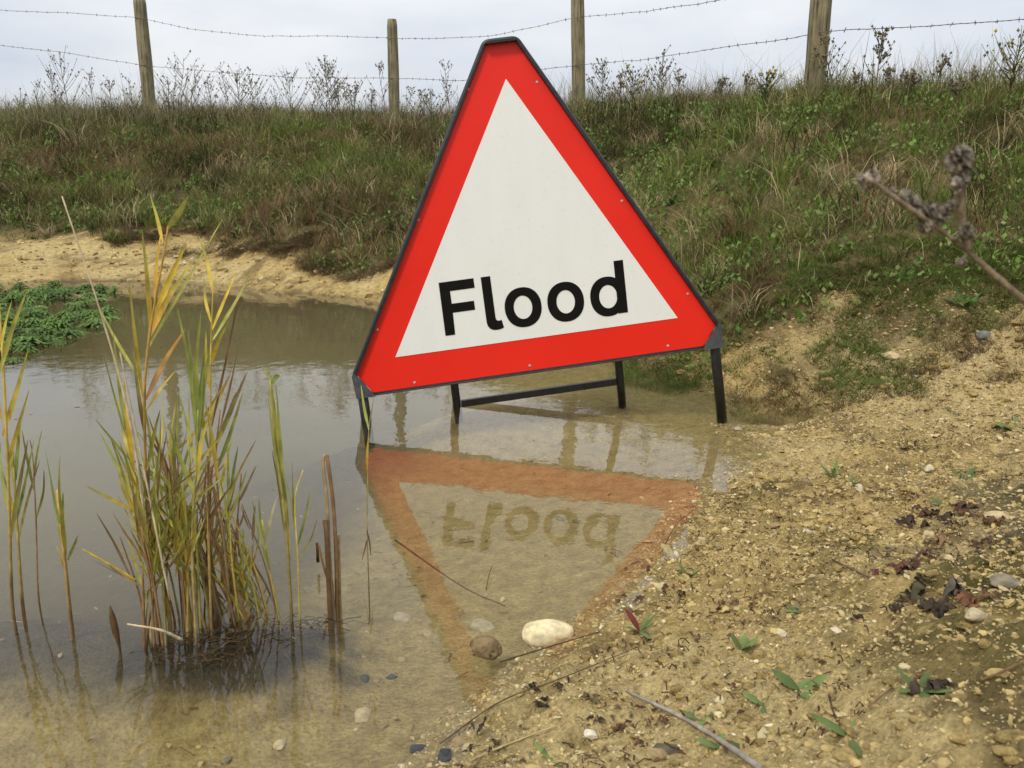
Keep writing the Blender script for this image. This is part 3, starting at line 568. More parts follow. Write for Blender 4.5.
for a in [(68, 112, 50, 9.3, 'slim seeding weed on the crest well left of the leaning post', 1.3, .3), (58, 112, 72, 9.4, 'short seeding weed beside the slim one at far left'), (137, 112, 78, 9.4, 'sparse weed touching the left side of the leaning post'), (178, 112, 58, 9.6, 'forked seeding weed just right of the leaning post', 1.2, .3),
          (170, 112, 80, 9.7, 'low seeding weed at the right foot of the leaning post'), (212, 115, 76, 9.8, 'thin curved weed, second to the right of the leaning post'), (244, 118, 74, 9.8, 'bushy seeding weed left of centre of the first fence span', 1.6, .4), (256, 118, 82, 9.9, 'low bushy weed beside the bushiest one in the first span', 1.4, .4),
          (290, 120, 76, 10., 'spreading weed with open branches in the first fence span', 1.2, .5), (326, 122, 58, 10, 'tallest and densest seeding weed between the first two posts', 2.2, .28), (334, 122, 70, 10, 'dense brown weed close to the tallest one', 1.8, .3), (352, 122, 86, 10, 'small bushy weed right of the tallest weed', 1.2, .4), (372, 124, 92, 10.1, 'low weed at the left foot of the post beside the sign'),
          (418, 124, 90, 10, 'low sparse weed right of the second post'), (436, 122, 92, 9.6, 'leafy low weed just left of the sign edge', 1.3, .4), (350, 122, 78, 10, 'thin weed between the dense weed and the second post'),
          (600, 114, 62, 8.3, 'weed leaning over at the right of the post near the sign apex', 1.4, .3), (634, 112, 70, 7.6, 'bushy weed with yellowish heads right of the sign apex', 1.5, .4, (.13, .12, .05), True), (661, 108, 50, 7.2, 'tall narrow weed midway between the two right hand posts', 1.3, .25), (622, 112, 74, 7.9, 'short weed between post and bushy yellowish weed'),
          (721, 106, 74, 6.6, 'small dark seeding weed left of the nearest post'), (765, 105, 72, 6.1, 'green ragwort with yellow heads left of the nearest post', 1.2, .4, (.09, .12, .04), True, 1.5),
          (830, 100, 40, 5.6, 'weed rising behind the right side of the nearest post', 1.2, .3), (875, 100, 27, 5.5, 'tallest weed right of the nearest post, reaching the wire', 1.6, .22), (886, 100, 70, 5.5, 'short weed beside the tallest one on the right'), (908, 102, 76, 5.4, 'bushy low weed right of the nearest post', 1.6, .45), (932, 102, 58, 5.4, 'thin weed with few heads on the right crest', .7, .3),
          (1003, 112, 30, 5.1, 'leafy yellow flowered weed at the right edge of the crest', 1.8, .35, (.12, .12, .05), True, 1.2), (955, 102, 84, 5.3, 'very low seeding weed near the right end of the crest', 1., .4)]:
    tall_weed(*a)
for i in range(18):
    u_ = [22, 38, 95, 108, 196, 228, 276, 312, 342, 384, 404, 452, 612, 648, 678, 742, 852, 970][i]; Y_ = float(np.interp(u_, [0, 260, 394, 578, 720, 814, 1024], [10.8, 11.2, 10.4, 8.8, 7.1, 6., 5.9])); top_ = rng.uniform(60, 92)
    b__ = at(u_, 100, Y_); e_n = dict(u=u_, vb=112, vt=top_, Y=Y_, label='low wispy dried weed among the taller ones on the crest', dens=rng.uniform(.5, .9), spread=rng.uniform(.2, .35), colr=(.17, .14, .10), grp='low wispy weeds along the crest')
    tall_weed(**e_n)
# ------------------------------------------------------------------ floating water plants at far left
mb = MB()
for k in range(300):
    pu = -40+rng.beta(1.1, 1.5)*155; pvv = 288+(rng.beta(1., 1.6)*80)*(1-.55*max(pu, 0)/130); x, y, _ = on_z(pu, pvv)
    if y > 5.55: continue
    if rng.uniform() > .3+.9*sstep(-.4, .3, fbm(np.array(x), np.array(y), 2.2, 2, 301)): continue
    r = rng.uniform(.035, .07); col = np.array([.13, .21, .05])*rng.uniform(.6, 1.35); hh_ = rng.uniform(-.012, .04)
    mb.tube([(x, y, -.03), (x, y, hh_)], .002, 4, (.05, .08, .03))
    for ring, (ne, zf, rf) in enumerate([(10, .2, 1.), (10, .5, .9), (8, .85, .62), (5, 1.15, .3)]):
        for i in range(ne):
            a = i*2*math.pi/ne+rng.uniform(0, .5)+ring*.4; d0 = np.array([math.cos(a), math.sin(a), 0]); c0 = np.array([x, y, hh_*zf])
            P = [c0, c0+d0*r*rf*.55+np.array([0, 0, .008]), c0+d0*r*rf+np.array([0, 0, rng.uniform(-.006, .006)])]
            mb.ribbon(P, [.003, r*.16, r*.05], np.cross(d0, [0, 0, 1]), col*rng.uniform(.8, 1.2), .3)
o = mb.build('water_plants', M_LEAF); o['kind'] = 'stuff'
# ------------------------------------------------------------------ reeds
YEL = np.array([.66, .47, .07]); OLV = np.array([.34, .33, .08]); GRN = np.array([.20, .26, .07]); STR = np.array([.40, .30, .15]); BRN = np.array([.15, .085, .04]); PAL = np.array([.55, .46, .30]); ORG = np.array([.50, .28, .05])
def bez(P, n):
    """smooth curve through points"""
    P = np.array(P, float); t = np.linspace(0, len(P)-1, n); i = np.clip(t.astype(int), 0, len(P)-2); f = (t-i)[:, None]
    Pm = np.concatenate([[2*P[0]-P[1]], P, [2*P[-1]-P[-2]]]); a, b_, c_, d_ = Pm[i], Pm[i+1], Pm[i+2], Pm[i+3]
    return .5*((2*b_)+(c_-a)*f+(2*a-5*b_+4*c_-d_)*f*f+(3*b_-a-3*c_+d_)*f**3)
def rleaf(P, w_, col, tipcol=None, tw=None, n=11):
    C_ = bez(P, n); t = np.linspace(0, 1, n); W = .84*w_*np.minimum(1, (.25+t*2.6))*np.clip(1-t, 0, 1)**.62+.00025
    a = rng.uniform(-.5, .5) if tw is None else tw; side = np.array([math.cos(a), math.sin(a)+.001, .1])
    col = np.asarray(col, float); tc_ = col if tipcol is None else np.asarray(tipcol)
    cs = col[None]*(1-t[:, None])+tc_[None]*t[:, None]; mb = MB(); mb.ribbon(C_, W, side, cs*rng.uniform(.85, 1.15, (n, 1)), .35); return mb
def reed(stem, Y, leaves, label, group=None, r=.0022, scol=(OLV, YEL), cols=None, wobble=.03, name='reed'):
    """stem: sight points of the stem from the foot up, Y its distance; leaves: (start, tip, half width, colour, tip colour)"""
    yy = lambda k: Y+wobble*math.sin(k*1.7+Y*40)
    P = [at(u, v, yy(i*.5)) for i, (u, v) in enumerate(stem)]; foot = P[0].copy(); g0 = float(gz(foot[0], foot[1])); P = [np.array([foot[0], foot[1], min(g0, -.01)-.01])]+P
    e = empty(name, P[0], label, name.replace('_', ' '), group); C_ = bez(P, 22); t = np.linspace(0, 1, 22)[:, None]
    cs = np.array(scol[0])*(1-t)+np.array(scol[1])*t; cs[:6] = cs[:6]*.4+BRN*.6*np.ones((6, 1))*.8
    mb = MB(); mb.tube(C_, r*(1-.6*t[:, 0]), 7, cs*rng.uniform(.85, 1.1, (22, 1))); mb.build('stem', M_DRY, e)
    for i, lf in enumerate(leaves):
        (u0, v0), (u1, v1), w_, c0, c1 = lf[:5]; dy = rng.uniform(-.05, .05); A = at(u0, v0, yy(1)); B_ = at(u1, v1, yy(1)+dy); Mid = (A+B_)/2+np.array([0, 0, 1])*np.linalg.norm(B_-A)*.015+(rng.normal(0, .0018, 3) if len(lf) < 6 else np.array(lf[5]))
        rleaf([A, Mid, B_], w_, c0, c1).build('leaf', M_LEAF, e)
    return e
G1 = 'reeds of the large clump'
reed([(160, 636), (150, 540), (145, 440), (147, 356), (165, 247), (168, 226)], 1.14, [((163, 242), (150, 194), .0042, YEL, OLV), ((168, 228), (188, 196), .006, OLV*1.3, OLV), ((155, 310), (161, 232), .0035, ORG*1.2, YEL), ((151, 334), (142, 230), .0042, YEL, OLV), ((152, 326), (187, 242), .0062, YEL*1.15, YEL),
     ((149, 338), (192, 262), .0065, ORG*1.2, OLV*1.4), ((146, 352), (222, 220), .0045, OLV, OLV), ((143, 398), (129, 280), .0035, YEL, OLV), ((139, 378), (97, 304), .003, OLV*1.3, OLV), ((146, 400), (186, 328), .006, BRN*2, ORG), ((146, 412), (176, 370), .0035, YEL, YEL), ((143, 420), (152, 300), .0035, YEL, OLV), ((146, 440), (133, 350), .004, BRN*1.6, OLV), ((147, 470), (160, 410), .004, OLV, GRN)],
     'tallest yellow and green reed of the large clump, its top fanning against the sandy bank', G1, .0027, (STR*.7, ORG))
reed([(212, 636), (208, 520), (210, 440), (211, 350), (213, 291)], 1.12, [((213, 293), (199, 236), .0035, YEL, OLV), ((211, 322), (204, 276), .0028, YEL, OLV), ((212, 330), (236, 272), .003, YEL, YEL), ((213, 340), (252, 270), .0038, OLV*1.4, OLV), ((211, 364), (228, 322), .004, YEL, OLV), ((205, 430), (230, 374), .0045, YEL*.9, BRN*2), ((211, 430), (240, 290), .0022, BRN*1.5, BRN), ((210, 390), (206, 330), .003, YEL, OLV), ((209, 460), (236, 392), .0045, OLV, BRN), ((209, 450), (190, 372), .004, GRN, OLV)],
     'slender reed with a bright yellow stem, second tallest in the clump', G1, .0022, (STR*.7, YEL))
reed([(196, 636), (192, 540), (197, 460), (198, 410)], 1.10, [((197, 440), (177, 306), .004, GRN*1.2, OLV), ((198, 430), (188, 330), .0045, OLV*1.2, GRN), ((198, 420), (201, 312), .005, GRN, OLV), ((199, 430), (193, 360), .004, GRN*1.3, OLV), ((199, 440), (214, 330), .004, OLV, OLV), ((198, 470), (178, 390), .0045, OLV*1.4, GRN), ((198, 480), (216, 400), .0045, YEL, OLV), ((197, 500), (169, 426), .005, OLV*1.3, GRN), ((197, 450), (205, 346), .0055, GRN*1.1, GRN)],
     'bushy green reed in the middle of the clump with upright leaves', G1, .0026, (BRN*2, OLV))
reed([(172, 640), (160, 560), (140, 470), (122, 400)], 1.16, [((128, 440), (104, 355), .0035, OLV, GRN), ((126, 430), (113, 330), .0035, GRN, OLV), ((130, 460), (96, 420), .003, OLV, GRN), ((134, 470), (124, 380), .0045, YEL, YEL), ((140, 500), (100, 432), .005, OLV*1.2, GRN), ((142, 500), (116, 390), .0045, YEL, OLV)],
     'green and yellow reed leaning left at the left side of the clump', G1, .0026, (STR*.8, OLV))
reed([(232, 634), (226, 560), (216, 470), (220, 410)], 1.15, [((219, 440), (247, 372), .0045, OLV, BRN), ((220, 430), (238, 350), .003, BRN*1.5, BRN), ((217, 470), (243, 392), .004, GRN, OLV), ((218, 480), (205, 400), .004, YEL, OLV), ((222, 520), (256, 440), .003, OLV, BRN), ((220, 500), (232, 440), .0035, OLV, YEL)], 'reed with brown edged leaves leaning right in the clump', G1, .0026, (STR*.8, BRN*2))
reed([(240, 628), (232, 560), (229, 500)], 1.17, [((229, 510), (228, 440), .003, GRN, OLV), ((230, 505), (238, 446), .0032, GRN*1.2, GRN), ((230, 520), (247, 470), .003, OLV, GRN), ((230, 540), (218, 470), .003, GRN, OLV)], 'short green reed at the right of the main clump', G1, .0022)
k = 0
for i in range(76):
    u = 144+i*2.3+rng.uniform(-5, 5) if i < 64 else rng.uniform(155, 250); Yb = 1.08+(u-145)*.0009+rng.uniform(0, .07); foot = on_z(u, 640+rng.uniform(-3, 3)); foot_v = 690-45*Yb+rng.uniform(-4, 4)
    lean = -(u-150)*.36+rng.normal(0, 15)-3; hgt = rng.uniform(90, 215)*(1-.45*abs(u-195)/80)
    if u > 245: hgt = rng.uniform(45, 135)
    um, ut = u+lean*.45, u+lean*1.2; vt = foot_v-hgt
    st_ = [(u, foot_v), (um, foot_v-hgt*.5), (ut, vt)]; dead = rng.uniform() < .5; lv = []
    for q in range(rng.integers(1, 3) if dead else rng.integers(4, 8)):
        f0 = rng.uniform(.45, 1); s0 = (u+(ut-u)*f0, foot_v-hgt*f0); ln = rng.uniform(35, 80)*(.5 if u > 245 else 1); an = rng.normal(0, .42)
        cc_ = [YEL*.9, YEL*.7, OLV, GRN*1.1, OLV*1.4][rng.integers(5)] if not dead else [STR*.8, BRN*1.8][rng.integers(2)]
        lv.append((s0, (s0[0]+ln*math.sin(an), s0[1]-ln*math.cos(an)), rng.uniform(.0016, .0036), cc_, OLV if not dead else BRN*1.5))
    if dead: lab, sc2 = 'dead brown reed stalk standing among the others in the large clump', (BRN*1.5, [STR*.75, BRN*1.8][rng.integers(2)])
    else: lab, sc2 = 'green and yellow reed of ordinary height among the others in the large clump', (STR*.6, [OLV*1.3, YEL*.8][rng.integers(2)])
    reed(st_, Yb, lv, lab, 'dead stalks in the reed clump' if dead else 'ordinary reeds in the reed clump', rng.uniform(.0018, .0032), sc2, wobble=.015)
reed([(292, 625), (287, 540), (279, 470), (272, 405), (270, 380)], 1.2, [((290, 560), (270, 372), .0052, YEL*.8, OLV), ((288, 560), (276, 384), .0045, OLV*1.3, GRN), ((284, 500), (268, 392), .004, GRN, OLV), ((272, 384), (284, 375), .005, GRN*1.3, OLV), ((272, 378), (262, 366), .004, GRN*1.2, OLV), ((284, 530), (272, 450), .0025, OLV, BRN)],
     'reed right of the clump with leaves rolled upright to a folded green tip', 'reeds right of the clump', .0032, (STR*.7, OLV))
reed([(300, 622), (298, 560), (295, 500), (303, 470)], 1.2, [((297, 540), (292, 462), .0025, GRN, OLV), ((298, 545), (310, 490), .0028, GRN, OLV), ((299, 560), (317, 520), .0025, OLV, BRN), ((296, 530), (286, 480), .0025, OLV, GRN)], 'thin leafy green reed beside the one with the folded tip', 'reeds right of the clump', .0018)
reed([(280, 622), (270, 570), (262, 520)], 1.18, [((268, 560), (252, 500), .003, GRN*1.2, OLV), ((266, 545), (259, 498), .003, OLV, GRN), ((266, 540), (277, 496), .003, OLV*1.4, PAL), ((270, 570), (258, 520), .003, GRN, OLV)], 'low light green reed between the clump and the folded tip', 'reeds right of the clump', .002)
# broken brown stalks to the right
def broken(stalks, label):
    b0 = at(*stalks[0][1][0], stalks[0][0]); e = empty('broken_reed', (b0[0], b0[1], -.08), label, 'reed')
    for Y, pts, r, c_ in stalks:
        P = bez([at(*pts[0], Y)-np.array([0, 0, .09])]+[at(u, v, Y+.01*i) for i, (u, v) in enumerate(pts)], 16); mb = MB(); mb.tube(P, r, 7, np.array(c_)); mb.build('stalk', M_DRY, e)
broken([(1.23, [(334, 612), (330, 560), (327, 500), (323, 462), (326, 455)], .0028, STR*.9), (1.23, [(337, 612), (336, 550), (333, 500), (327, 455)], .003, BRN*1.4), (1.22, [(330, 610), (327, 540), (325, 520)], .004, BRN), (1.24, [(340, 610), (339, 570), (338, 535)], .0032, STR*.8), (1.24, [(333, 605), (322, 560), (319, 545)], .0018, BRN*1.6)], 'broken brown reed stalks snapped over in a small bunch right of the clump')
e = empty('dead_reed_stub', at(121, 655, 1.08), 'dark brown dead reed stub sticking up out of open water left of the clump', 'reed stub'); mb = MB(); mb.tube(bez([at(124, 690, 1.08), at(120, 650, 1.08), at(114, 625, 1.08), at(110, 606, 1.08)], 12), [.0012]*4+[.002, .003, .0045, .005, .0048, .004, .0025, .001], 8, BRN*.7); mb.build('stalk', M_DRY, e)
e = empty('dead_reed_stub', at(317, 553, 1.35), 'tiny dark stub poking out of the water beside the broken stalks', 'reed stub'); mb = MB(); mb.tube([at(318, 562, 1.35), at(317, 543, 1.35)], [.0028, .0022], 7, BRN*.6); mb.build('stalk', M_DRY, e)
# left-edge reeds
reed([(12, 600), (9, 500), (4, 380), (0, 320), (-3, 285)], 1.2, [((0, 372), (27, 290), .0048, OLV*1.3, OLV), ((3, 436), (28, 350), .0052, YEL*.9, OLV), ((6, 470), (29, 390), .004, YEL, OLV), ((2, 420), (-14, 300), .004, YEL, OLV), ((1, 350), (12, 300), .003, YEL, OLV), ((8, 500), (20, 420), .0045, GRN*1.2, OLV), ((10, 520), (0, 440), .004, OLV*1.3, GRN), ((11, 540), (28, 440), .0045, OLV, BRN)], 'tall yellow stemmed reed at the left edge of the picture', 'reeds at the left edge', .0028, (STR*.6, YEL))
reed([(22, 598), (18, 540), (14, 470), (12, 440)], 1.22, [((16, 500), (6, 430), .0045, OLV*1.4, GRN), ((16, 480), (22, 410), .004, GRN, OLV), ((19, 540), (40, 460), .004, OLV, BRN), ((18, 530), (2, 470), .005, YEL, OLV), ((17, 520), (34, 440), .003, GRN, OLV)], 'shorter bushy reed close beside the tall one at the left edge', 'reeds at the left edge', .003, (BRN*2, OLV))
reed([(38, 590), (36, 520), (33, 460), (30, 440)], 1.24, [((34, 490), (22, 430), .003, GRN, OLV), ((34, 480), (42, 430), .0028, OLV, GRN), ((36, 520), (44, 470), .0025, OLV, BRN)], 'thin reddish reed just right of the bushy left edge reed', 'reeds at the left edge', .0016, (BRN*1.6, BRN*1.8))
reed([(70, 612), (66, 570), (60, 520), (57, 490)], 1.19, [((66, 560), (50, 480), .0042, OLV, GRN), ((64, 540), (46, 452), .003, GRN*1.1, GRN), ((66, 555), (63, 492), .0042, YEL*.8, GRN), ((68, 560), (78, 535), .003, GRN, OLV), ((63, 520), (60, 456), .003, GRN, OLV), ((67, 575), (56, 545), .003, BRN*2, YEL)], 'small single reed standing alone in open water left of the clump', 'reeds at the left edge', .0034, (STR*.8, ORG))
reed([(369, 590), (367, 520), (368, 460), (369, 425)], 1.28, [((369, 430), (361, 385), .0035, GRN*1.3, OLV*1.3), ((369, 426), (374, 396), .0016, OLV, PAL), ((367, 470), (369, 432), .003, YEL*.8, YEL), ((367, 540), (362, 560), .0015, BRN*1.8, BRN), ((367, 530), (371, 556), .0015, BRN, BRN)], 'thin solitary reed standing in front of the left leg of the sign', None, .0013, (BRN*2, OLV*1.3))
# straws
def straw(name, pts, r, col, label, cat, group=None, k=6, mat=None):
    P = bez([p if len(p) == 3 and not isinstance(p, tuple) else np.array(p) for p in pts], 20); e = MB(); t = np.linspace(1, .45, 20)
    e.tube(P, r*t*(1+.12*rng.normal(size=20)), k, np.array(col)*np.ones((20, 1))*rng.uniform(.8, 1.15, (20, 1))); o = e.build(name, mat or M_DRY); return tag(o, label, cat, group)
straw('dry_stalk', [at(150, 560, 1.15), at(132, 430, 1.12), at(103, 320, 1.1), at(62, 196, 1.08)], .0021, PAL*1.1, 'long pale bleached stalk slanting up to the left out of the reed clump', 'stalk')
straw('dry_stalk', [at(170, 600, 1.1), at(140, 450, 1.1), at(120, 352, 1.08)], .0017, PAL*.95, 'shorter pale stalk slanting up beside the long bleached one', 'stalk')
straw('dry_stalk', [at(182, 640, 1.08), at(160, 630, 1.06), at(127, 624, 1.05)], .0026, PAL, 'short pale broken stalk lying at the left foot of the clump', 'stalk')
straw('reed_leaf', [at(135, 580, 1.06), at(112, 566, 1.04), at(82, 549, 1.02)], .002, YEL, 'drooping yellow leaf reaching left from the foot of the clump', 'leaf')
# dark mat of dead leaves round the foot of the clump
mb = MB()
for i in range(260):
    a = rng.uniform(0, 2*math.pi); rr = math.sqrt(rng.uniform(0, 1)); x = -.39+.135*rr*math.cos(a); y = 1.118+.055*rr*math.sin(a)+.32*(x+.39)
    th = rng.uniform(0, 6.28); l = rng.uniform(.01, .05); z = rng.uniform(-.008, -.001)
    mb.tube([(x, y, z), (x+l*.5*math.cos(th), y+l*.5*math.sin(th), z+rng.uniform(0, .005)), (x+l*math.cos(th), y+l*math.sin(th), z-.004)], rng.uniform(.0004, .001), 4, (BRN*.25, BRN*.5, STR*.2)[rng.integers(3)])
mb.build('dead_leaf_mat', M_DRY)['kind'] = 'stuff'
mb = MB(); V, F = None, None
# ------------------------------------------------------------------ stones
def ico(sub):
    import bmesh
    bm = bmesh.new(); bmesh.ops.create_icosphere(bm, subdivisions=sub, radius=1.); v = np.array([q.co[:] for q in bm.verts]); f = np.array([[q.index for q in p.verts] for p in bm.faces]); bm.free(); return v, f
I1, I2, I4 = ico(1), ico(2), ico(4)
SC = [np.array(c_)*1.1 for c_ in ((.46, .365, .18), (.53, .44, .25), (.40, .30, .125), (.28, .20, .09), (.19, .16, .10), (.58, .51, .34), (.36, .27, .115))]
def pebbles(name, x, y, r, sink=.35, tone=None, base=I1):
    n = len(x); v, f = base; A = rng.normal(size=(n, 3, 3))*.22; q = rng.uniform(0, 2*math.pi, n)
    R = np.zeros((n, 3, 3)); R[:, 0, 0] = np.cos(q); R[:, 0, 1] = -np.sin(q); R[:, 1, 0] = np.sin(q); R[:, 1, 1] = np.cos(q); R[:, 2, 2] = 1
    S = np.eye(3)[None]*np.stack([rng.uniform(.8, 1.4, n), rng.uniform(.7, 1.1, n), rng.uniform(.45, .85, n)], 1)[:, None, :]; Mx = (R@S+A)*r[:, None, None]
    V = np.einsum('nij,vj->nvi', Mx, v)+rng.normal(0, .10, (n, len(v), 3))*r[:, None, None]; V += np.stack([x, y, gz(x, y)+r*.6*(1-2*sink)+r*.0], 1)[:, None]
    F = (f[None]+np.arange(n)[:, None, None]*len(v)).reshape(-1, 3); ci = rng.choice(len(SC), n, p=[.12, .055, .33, .16, .045, .02, .27]); c_ = np.array(SC)[ci]*rng.uniform(.7, 1.15, (n, 1))
    if tone is not None: c_ = c_*tone[:, None]
    mb = MB(); mb.add(V, [F], np.repeat(c_, len(v), 0)); return mb.build(name, M_STONE, None, False)
n = 50000; X = []; Yv = []
while sum(map(len, X)) < n:
    x = rng.uniform(-.6, 2.3, n); y = rng.uniform(.45, 3.6, n); z = gz(x, y)
    k = (np.abs(x)/(y+.15) < .68) & (z > -.02) & (rng.uniform(0, 1, n) < (.6+.4*sstep(-.25, .4, fbm(x, y, 5, 3, 401)))*np.clip(1.15-y*.27, .25, 1)) & (veg(x, y) < .35) & (x+.5*(y-.9) > -.2)
    X.append(x[k]); Yv.append(y[k])
x = np.concatenate(X)[:n]; y = np.concatenate(Yv)[:n]; r = np.clip(.0014*np.exp(rng.normal(0, .5, n)), .0007, .007)*(.75+.32*y)
pebbles('gravel', x, y, r, .4)['kind'] = 'stuff'
n = 1500; x = rng.uniform(-.3, 1.9, n*5); y = rng.uniform(.5, 3.0, n*5); k = (gz(x, y) > -.005) & (np.abs(x)/(y+.1) < .66) & (rng.uniform(0, 1, n*5) < np.clip(1.3-y*.5, .12, 1)*(.2+.8*sstep(-.1, .5, fbm(x, y, 4, 3, 405)+.5*sstep(.95, .7, y)*sstep(.4, .2, x)))); x = x[k][:n]; y = y[k][:n]
pebbles('coarse_gravel', x, y, np.clip(.0042*np.exp(rng.normal(0, .38, len(x))), .002, .011)*(.8+.2*y), .35, None, I2)['kind'] = 'stuff'
n = 1100; x = rng.uniform(-.5, 1.0, n*4); y = rng.uniform(.6, 2.4, n*4); z = gz(x, y); k = (z < -.006) & (z > -.085) & (np.hypot(x+.4, y-1.12) > .16) & (rng.uniform(0, 1, n*4) < np.clip(1.5-y, .15, 1)); x = x[k][:n]; y = y[k][:n]
pebbles('underwater_gravel', x, y, np.clip(.003*np.exp(rng.normal(0, .55, len(x))), .0012, .013), .45, np.full(len(x), .75))['kind'] = 'stuff'
n = 900; x = rng.uniform(-4.5, 0, n*3); y = rng.uniform(4.8, 7, n*3); z = gz(x, y); k = (z > 0) & (veg(x, y) < .2); x = x[k][:n]; y = y[k][:n]
pebbles('bank_gravel', x, y, np.clip(.009*np.exp(rng.normal(0, .5, len(x))), .004, .03), .45)['kind'] = 'stuff'
n = 700; x = rng.uniform(.1, 2.0, n*5); y = rng.uniform(.55, 3.0, n*5); k = (gz(x, y) > .008) & (np.abs(x)/(y+.1) < .66) & (veg(x, y) < .1) & (fbm(x, y, 4, 3, 407) > -.05); x = x[k][:n]; y = y[k][:n]
v_, f_i = I2; m_ = len(x); rr_ = np.clip(.006*np.exp(rng.normal(0, .4, m_)), .003, .013)*(.6+.25*y); mb = MB()
Vc = v_[None]*(1+rng.normal(0, .16, (m_, len(v_), 1)))*rr_[:, None, None]*np.stack([rng.uniform(.9, 1.6, m_), rng.uniform(.7, 1.2, m_), rng.uniform(.4, .7, m_)], 1)[:, None, :]+np.stack([x, y, gz(x, y)], 1)[:, None]
mb.add(Vc, [(f_i[None]+np.arange(m_)[:, None, None]*len(v_)).reshape(-1, 3)], np.repeat(sand*rng.uniform(.75, 1.15, (m_, 1)), len(v_), 0)); mb.build('earth_clods', gmat)['kind'] = 'stuff'
def stone(u, v, size, colr, label, zs=.6, sharp=.12, group=None, rot=None, pit=0., seed=None, up=0.3, sx=1.3, sy=.9, zc=None):
    """size = half width in metres"""
    rs = np.random.default_rng(seed if seed is not None else int(u*7+v)); p = hit(u, v); V, F = I4; V = V.copy()
    n_ = lambda s, q: fbm(V[:, 0]*s+V[:, 2]*.7*s+q, V[:, 1]*s-V[:, 2]*.6*s+q*1.3, 1, 3, q)
    for _ in range(9):
        d0 = rs.normal(size=3); d0 /= np.linalg.norm(d0); h0 = rs.uniform(.62, .9); s_ = V@d0-h0; V -= np.where(s_ > 0, s_, 0)[:, None]*d0*min(.9, .35+3*sharp)
    V *= (1+sharp*.5*n_(1.3, 11)+.03*n_(5, 17))[:, None]
    if pit: V *= (1-pit*np.clip(n_(7, 19)-.35, 0, 1))[:, None]
    a = rs.uniform(0, 6) if rot is None else rot; V = V*np.array([sx, sy, zs])*size; V = np.stack([V[:, 0]*math.cos(a)-V[:, 1]*math.sin(a), V[:, 0]*math.sin(a)+V[:, 1]*math.cos(a), V[:, 2]], 1)
    c_ = np.array(colr)*(1+.18*fbm(V[:, 0]/size, V[:, 1]/size+V[:, 2]/size, 2., 4, 29))[:, None]
    mb = MB()
    if zc is not None: p = on_z(u, v, zc)
    mb.add(V+np.array([p[0], p[1], zc if zc is not None else float(gz(p[0], p[1]))+size*zs*up]), [F], c_); o = mb.build('stone', M_STONE); tag(o, label, 'stone', group); return o
stone(546, 640, .030, (.66, .55, .33), 'large smooth cream stone half out of the water at the shore', .66, .02, rot=.05, seed=4, pit=.04, up=.5, sx=1.42, sy=.85)
stone(485, 649, .0215, (.20, .14, .07), 'squarish brown pitted stone in the shallow water left of the cream stone', .85, .3, rot=-.15, seed=9, pit=.45, zc=.013, sx=1.1, sy=.85)
for u, v, s, c_, zs, lab in [(985, 338, .021, (.17, .17, .15), .8, 'round grey stone at the top of the sandy scarp'), (667, 752, .013, (.11, .09, .06), .5, 'flat dark brown stone beside the grey stick'), (656, 758, .0095, (.30, .22, .11), .8, 'rounded tan stone just left of the flat dark one'),
                             (418, 750, .0085, (.035, .035, .04), .6, 'small black stone in the shallows at the bottom, left of the pair'), (445, 757, .010, (.04, .04, .045), .6, 'black glossy stone in the shallows at the bottom, right of the pair'), (590, 736, .007, (.62, .56, .45), .7, 'small whitish pebble near the bottom centre of the shore'),
                             (890, 358, .028, (.50, .38, .21), .5, 'long pale stone embedded in the sandy scarp'), (915, 378, .012, (.58, .52, .40), .7, 'white chip of stone in the middle of the scarp'), (858, 490, .014, (.52, .44, .28), .6, 'pale stone on the slope above the dead leaves'), (738, 430, .011, (.55, .48, .33), .6, 'pale stone at the water edge by the right leg'),
                             (1005, 585, .016, (.22, .19, .13), .6, 'grey brown stone at the right edge below the dead leaves'), (975, 618, .012, (.42, .35, .22), .6, 'tan stone under the curled dead leaves at right'), (780, 635, .009, (.5, .42, .27), .6, 'pale pebble near the upright green leaf'), (836, 632, .007, (.6, .5, .36), .6, 'cream pebble left of the curled dead leaves'),
                             (560, 520, .010, (.13, .12, .09), .5, 'dark drowned stone under the reflected lettering'), (280, 745, .009, (.42, .34, .18), .5, 'tan drowned pebble in the shallows below the reed clump'), (362, 718, .014, (.38, .30, .17), .4, 'long flat drowned stone in the shallows left of the twigs'), (402, 620, .018, (.30, .25, .15), .4, 'broad dim drowned stone left of the red reflection'), (482, 628, .020, (.30, .25, .15), .4, 'broad drowned stone just behind the squarish brown stone'),
                             (392, 678, .008, (.05, .05, .045), .5, 'small dark drowned stone left of the reflected red edge'), (365, 680, .008, (.045, .045, .04), .5, 'dark drowned stone farther left in the shallows'), (930, 470, .013, (.5, .42, .27), .6, 'pale stone on the slope below the right end of the scarp'), (690, 470, .012, (.2, .17, .12), .6, 'dark stone on the waterline above the reflected sign corner'), (1000, 520, .02, (.45, .36, .2), .5, 'sandy lump of stone at the right edge above the dead leaves')]:
    stone(u, v, s, c_, lab, zs, .14)
